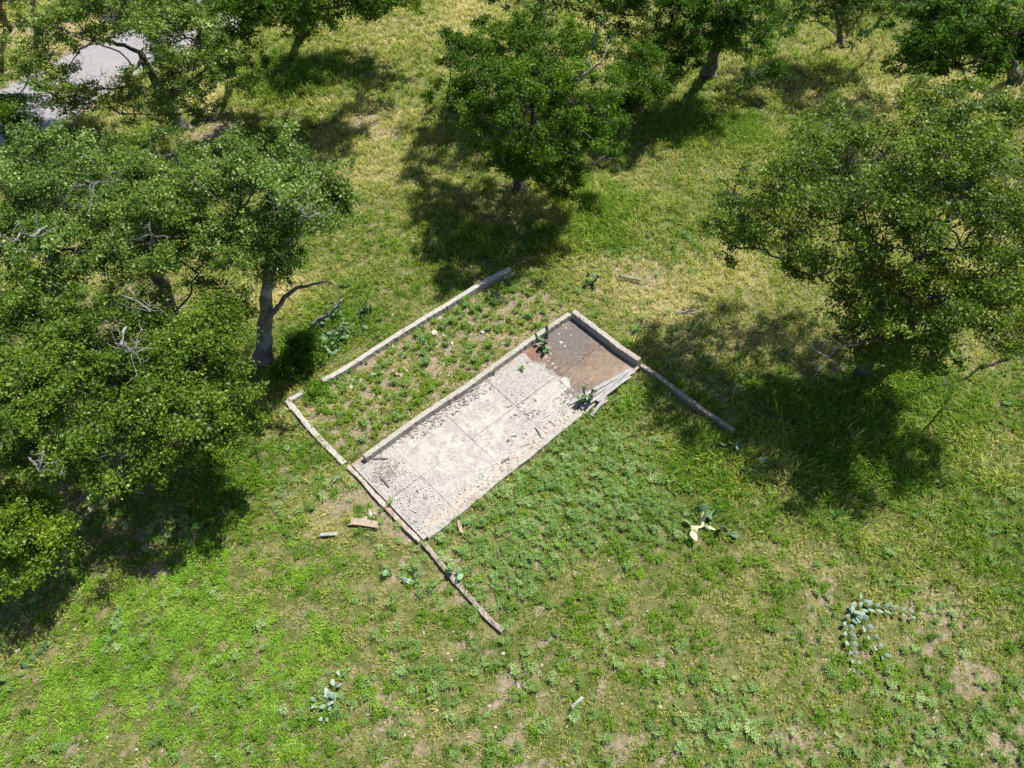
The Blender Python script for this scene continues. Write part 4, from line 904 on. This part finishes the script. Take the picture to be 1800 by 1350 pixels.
T_SIL = [rosette_tmpl(6, 9, .12, .16, .072, .27, .35) for _ in range(4)]
T_LEAF = [rosette_tmpl(11, 7, .17, .13, .042, .55, .3) for _ in range(4)]
T_CLO = [rosette_tmpl(15, 4, .17, .05, .042, .85, .55) for _ in range(4)]
cover('silver_weeds', 'grey-green narrow-leaved weeds thick on the lower right of the slab', T_SIL, M_SILVER, 30000, lambda f, x, y: np.clip(1.0*f['silver']**1.2+.12*(1-f['plot'])*sstep(.36, .56, f['n'])*sstep(20, 10, y), 0, 1)*(1-.6*f['clover'])*(1-.95*f['plot']), 1.0)
cover('leafy_weeds', 'dark green small-leaved weed mounds dotted over the near meadow', T_LEAF, M_LEAFY, 24000, lambda f, x, y: np.clip(.75*f['leafy']*sstep(.42, .54, f['n2'])+.22*f['silver']+.24*sstep(.42, .60, f['n2'])*sstep(22, 9, y)+.12*f['lush']*sstep(.5, .6, f['n2']), 0, 1)*(1-f['plot']), 1.0)
cover('clover', 'bright yellow-green low clover spreading over the lower left meadow', T_CLO, M_CLOVER, 30000, lambda f, x, y: np.clip(1.2*f['clover']*sstep(.28, .48, f['n2'])+.10*sstep(.5, .62, f['n2'])*sstep(17, 8, y)*sstep(6, -2, x), 0, 1)*(1-f['plot']), 1.0, 18)

# single weeds standing in the bare plot
PL = [np_data('weed_clump', T, [np.arange(len(T)).reshape(-1, 4)], M_SILVER, {'rnd': np.clip(.45+.5*(np.repeat(rng.random(len(T)//4), 4)-.5), 0, 1)}) for T in [rosette_tmpl(9, 9, .13, .17, .075, .34, .25) for _ in range(4)]]
PG = [np_data('weed_clump', T, [np.arange(len(T)).reshape(-1, 4)], M_LEAFY, {'rnd': np.clip(.62+.5*(np.repeat(rng.random(len(T)//4), 4)-.5), 0, 1)}) for T in [rosette_tmpl(10, 9, .14, .17, .060, .45, .25) for _ in range(4)]]
cnt = 0
while cnt < 270:
    s, t = rng.random(), rng.random()
    if rng.random() > 1.0-.55*s: continue
    p = (PLOT[0]*(1-s)+PLOT[1]*s)*(1-t)+(PLOT[3]*(1-s)+PLOT[2]*s)*t
    if t < .06 or t > .92 or s < .03: continue
    o = bpy.data.objects.new('weed_clump', random.choice(PG if rng.random() < .55 else PL)); COL.objects.link(o)
    k = .55+.65*rng.random(); o.location = (p[0], p[1], float(gz(p[0], p[1]))); o.scale = (k, k, k); o.rotation_euler = (0, 0, rng.random()*6.28)
    tag(o, 'small bushy green weed rooted in the bare plot between the two long walls', 'weed', 'bushy weeds in the bare plot'); cnt += 1
for lab, px, py, k in (('small weed sprouting from a crack in the white part of the slab', 917, 650, .9), ('weed growing at the foot of the tall wall on the slab', 867, 655, 1.1), ('weed rooted in ash at the lower left slab end', 684, 886, .9), ('weed at the foot of the tall wall near the rubble corner', 668, 790, .9)):
    p = X(px, py, .08); o = bpy.data.objects.new('weed_clump', random.choice(PL)); COL.objects.link(o); o.location = tuple(p); o.scale = (k,)*3; tag(o, lab, 'weed')

# ------------------------------------------------------------------ litter: flakes and splinters on the slab, twigs and leaves on the soil
m, nt, b = mat_new('litter_flakes')
nt.links.new(ramp(nt, attr(nt, 'rnd'), [(0, (0.06, 0.05, 0.05)), (0.25, (0.15, 0.125, 0.11)), (0.5, (0.27, 0.235, 0.21)), (0.75, (0.38, 0.36, 0.34)), (1, (0.50, 0.49, 0.47))]), b.inputs['Base Color']); b.inputs['Roughness'].default_value = .9
M_LIT = m
def flakes(P, L, Wd, T=.006, rnd=None, tilt=.15):
    n = len(P); a = rng.random(n)*6.28; l = L*(.4+1.2*rng.random(n)**1.5); w = Wd*(.5+.9*rng.random(n))
    D = norm(np.stack([np.cos(a), np.sin(a), tilt*rng.normal(size=n)], 1)); Sd = norm(np.cross(np.array([0, 0, 1.])+tilt*rng.normal(size=(n, 3)), D)); U = np.cross(D, Sd)
    h = []
    for sl, sw, su in ((-1, -1, 0), (1, -.7, 0), (1, .8, 0), (-1, 1, 0), (-1, -1, 1), (1, -.7, 1), (1, .8, 1), (-1, 1, 1)):
        h.append(P+D*(l*.5*sl)[:, None]+Sd*(w*.5*sw)[:, None]+U*(T*su))
    V = np.stack(h, 1).reshape(-1, 3); i = (np.arange(n)*8)[:, None]
    Q = np.concatenate([i+np.array([q]) for q in ((4, 5, 6, 7), (0, 1, 5, 4), (1, 2, 6, 5), (2, 3, 7, 6), (3, 0, 4, 7))])
    return V, [Q], {'rnd': np.repeat(rng.random(n) if rnd is None else rnd, 8)}
def on_slab(n, fu, fv, z=.088):
    s, t = fu(n), fv(n); p = np.array([SP(a, c_) for a, c_ in zip(s, t)]); return np.column_stack([p, np.full(n, z)])
beta = lambda a, b_: (lambda n: rng.beta(a, b_, n)); uni = lambda a, b_: (lambda n: a+(b_-a)*rng.random(n))
ch = [flakes(on_slab(700, uni(.05, .62), lambda n: .02+.10*rng.random(n)**1.8), .045, .02, .006, rng.random(700)),
      flakes(on_slab(300, uni(.2, .55), lambda n: .05+.15*rng.random(n)**1.2), .07, .022, .008, .5*rng.random(300)+.4*rng.integers(0, 2, 300)),
      flakes(on_slab(420, lambda n: .01+.12*rng.random(n)**1.4, uni(.04, .95)), .035, .02, .006, .25+.75*rng.random(420)),
      flakes(on_slab(240, lambda n: .06+.025*rng.normal(size=n), lambda n: .27+.06*rng.normal(size=n)), .06, .018, .008, .1+rng.random(240)*.6),
      flakes(on_slab(260, uni(.15, .75), lambda n: .98-.11*rng.random(n)**1.8), .05, .02, .006, .15+.85*rng.random(260)),
      flakes(on_slab(90, lambda n: .57+.035*rng.normal(size=n), lambda n: .60+.13*rng.normal(size=n)), .055, .014, .006, rng.random(90)*.6),
      flakes(on_slab(120, uni(.0, .98), uni(.02, .98)), .02, .012, .005, rng.random(120)*.6),
      flakes(on_slab(450, uni(.7, .99), lambda n: rng.choice([.04, .95], n)+.03*rng.normal(size=n).clip(-1, 1)), .04, .02, .006, .15+.4*rng.random(450)),
      flakes(on_slab(260, lambda n: .74+.035*rng.normal(size=n), lambda n: .70+.16*rng.random(n)), .035, .018, .006, .1+.3*rng.random(260))]
V, Fs, At = join(ch)
tag(np_obj('debris', V, Fs, M_LIT, None, At), 'splinters, ash flakes and dry leaf litter strewn over the slab', 'debris', kind='stuff')
# splinters one can pick out
SPL = [flakes(np.zeros((1, 3)), .11, .016, .010, np.array([r_]), .0) for r_ in (.08, .2, .3, .85)]
SPLM = [np_data('wood_splinter', V, Fs, M_LIT, At) for V, Fs, At in SPL]
spots = [(s, t) for s, t in zip(.2+.35*rng.random(16), .06+.14*rng.random(16))]+[(s, t) for s, t in zip(.3+.4*rng.random(14), .72+.22*rng.random(14))]+[(s, t) for s, t in zip(.5+.12*rng.random(10), .45+.3*rng.random(10))]+[(s, t) for s, t in zip(.03+.08*rng.random(12), .15+.6*rng.random(12))]
for s, t in spots:
    p = SP(s, t); o = bpy.data.objects.new('wood_splinter', random.choice(SPLM)); COL.objects.link(o); o.location = (p[0], p[1], .092)
    k = .6+.9*rng.random(); o.scale = (k, 1, 1); o.rotation_euler = (0, .04*rng.normal(), rng.random()*6.28)
    tag(o, 'short thin wood splinter lying loose on the slab floor', 'splinter', 'wood splinters on the slab')
# litter on the ground: dry twigs and leaves
x, y = area(26000, 2.5, 24); f = fields(x, y); keep = free(x, y, f) & (rng.random(len(x)) < .06+1.0*f['bare']+.25*f['dry']); x, y = x[keep], y[keep]
V, Fs, At = flakes(np.column_stack([x, y, gz(x, y)+.015]), .05, .018, .005, np.clip(.2+.75*rng.random(len(x)), 0, 1), .35)
tag(np_obj('leaf_litter', V, Fs, M_LIT, None, At), 'dry leaves, twigs and pale stone chips lying on bare soil', 'litter', kind='stuff')
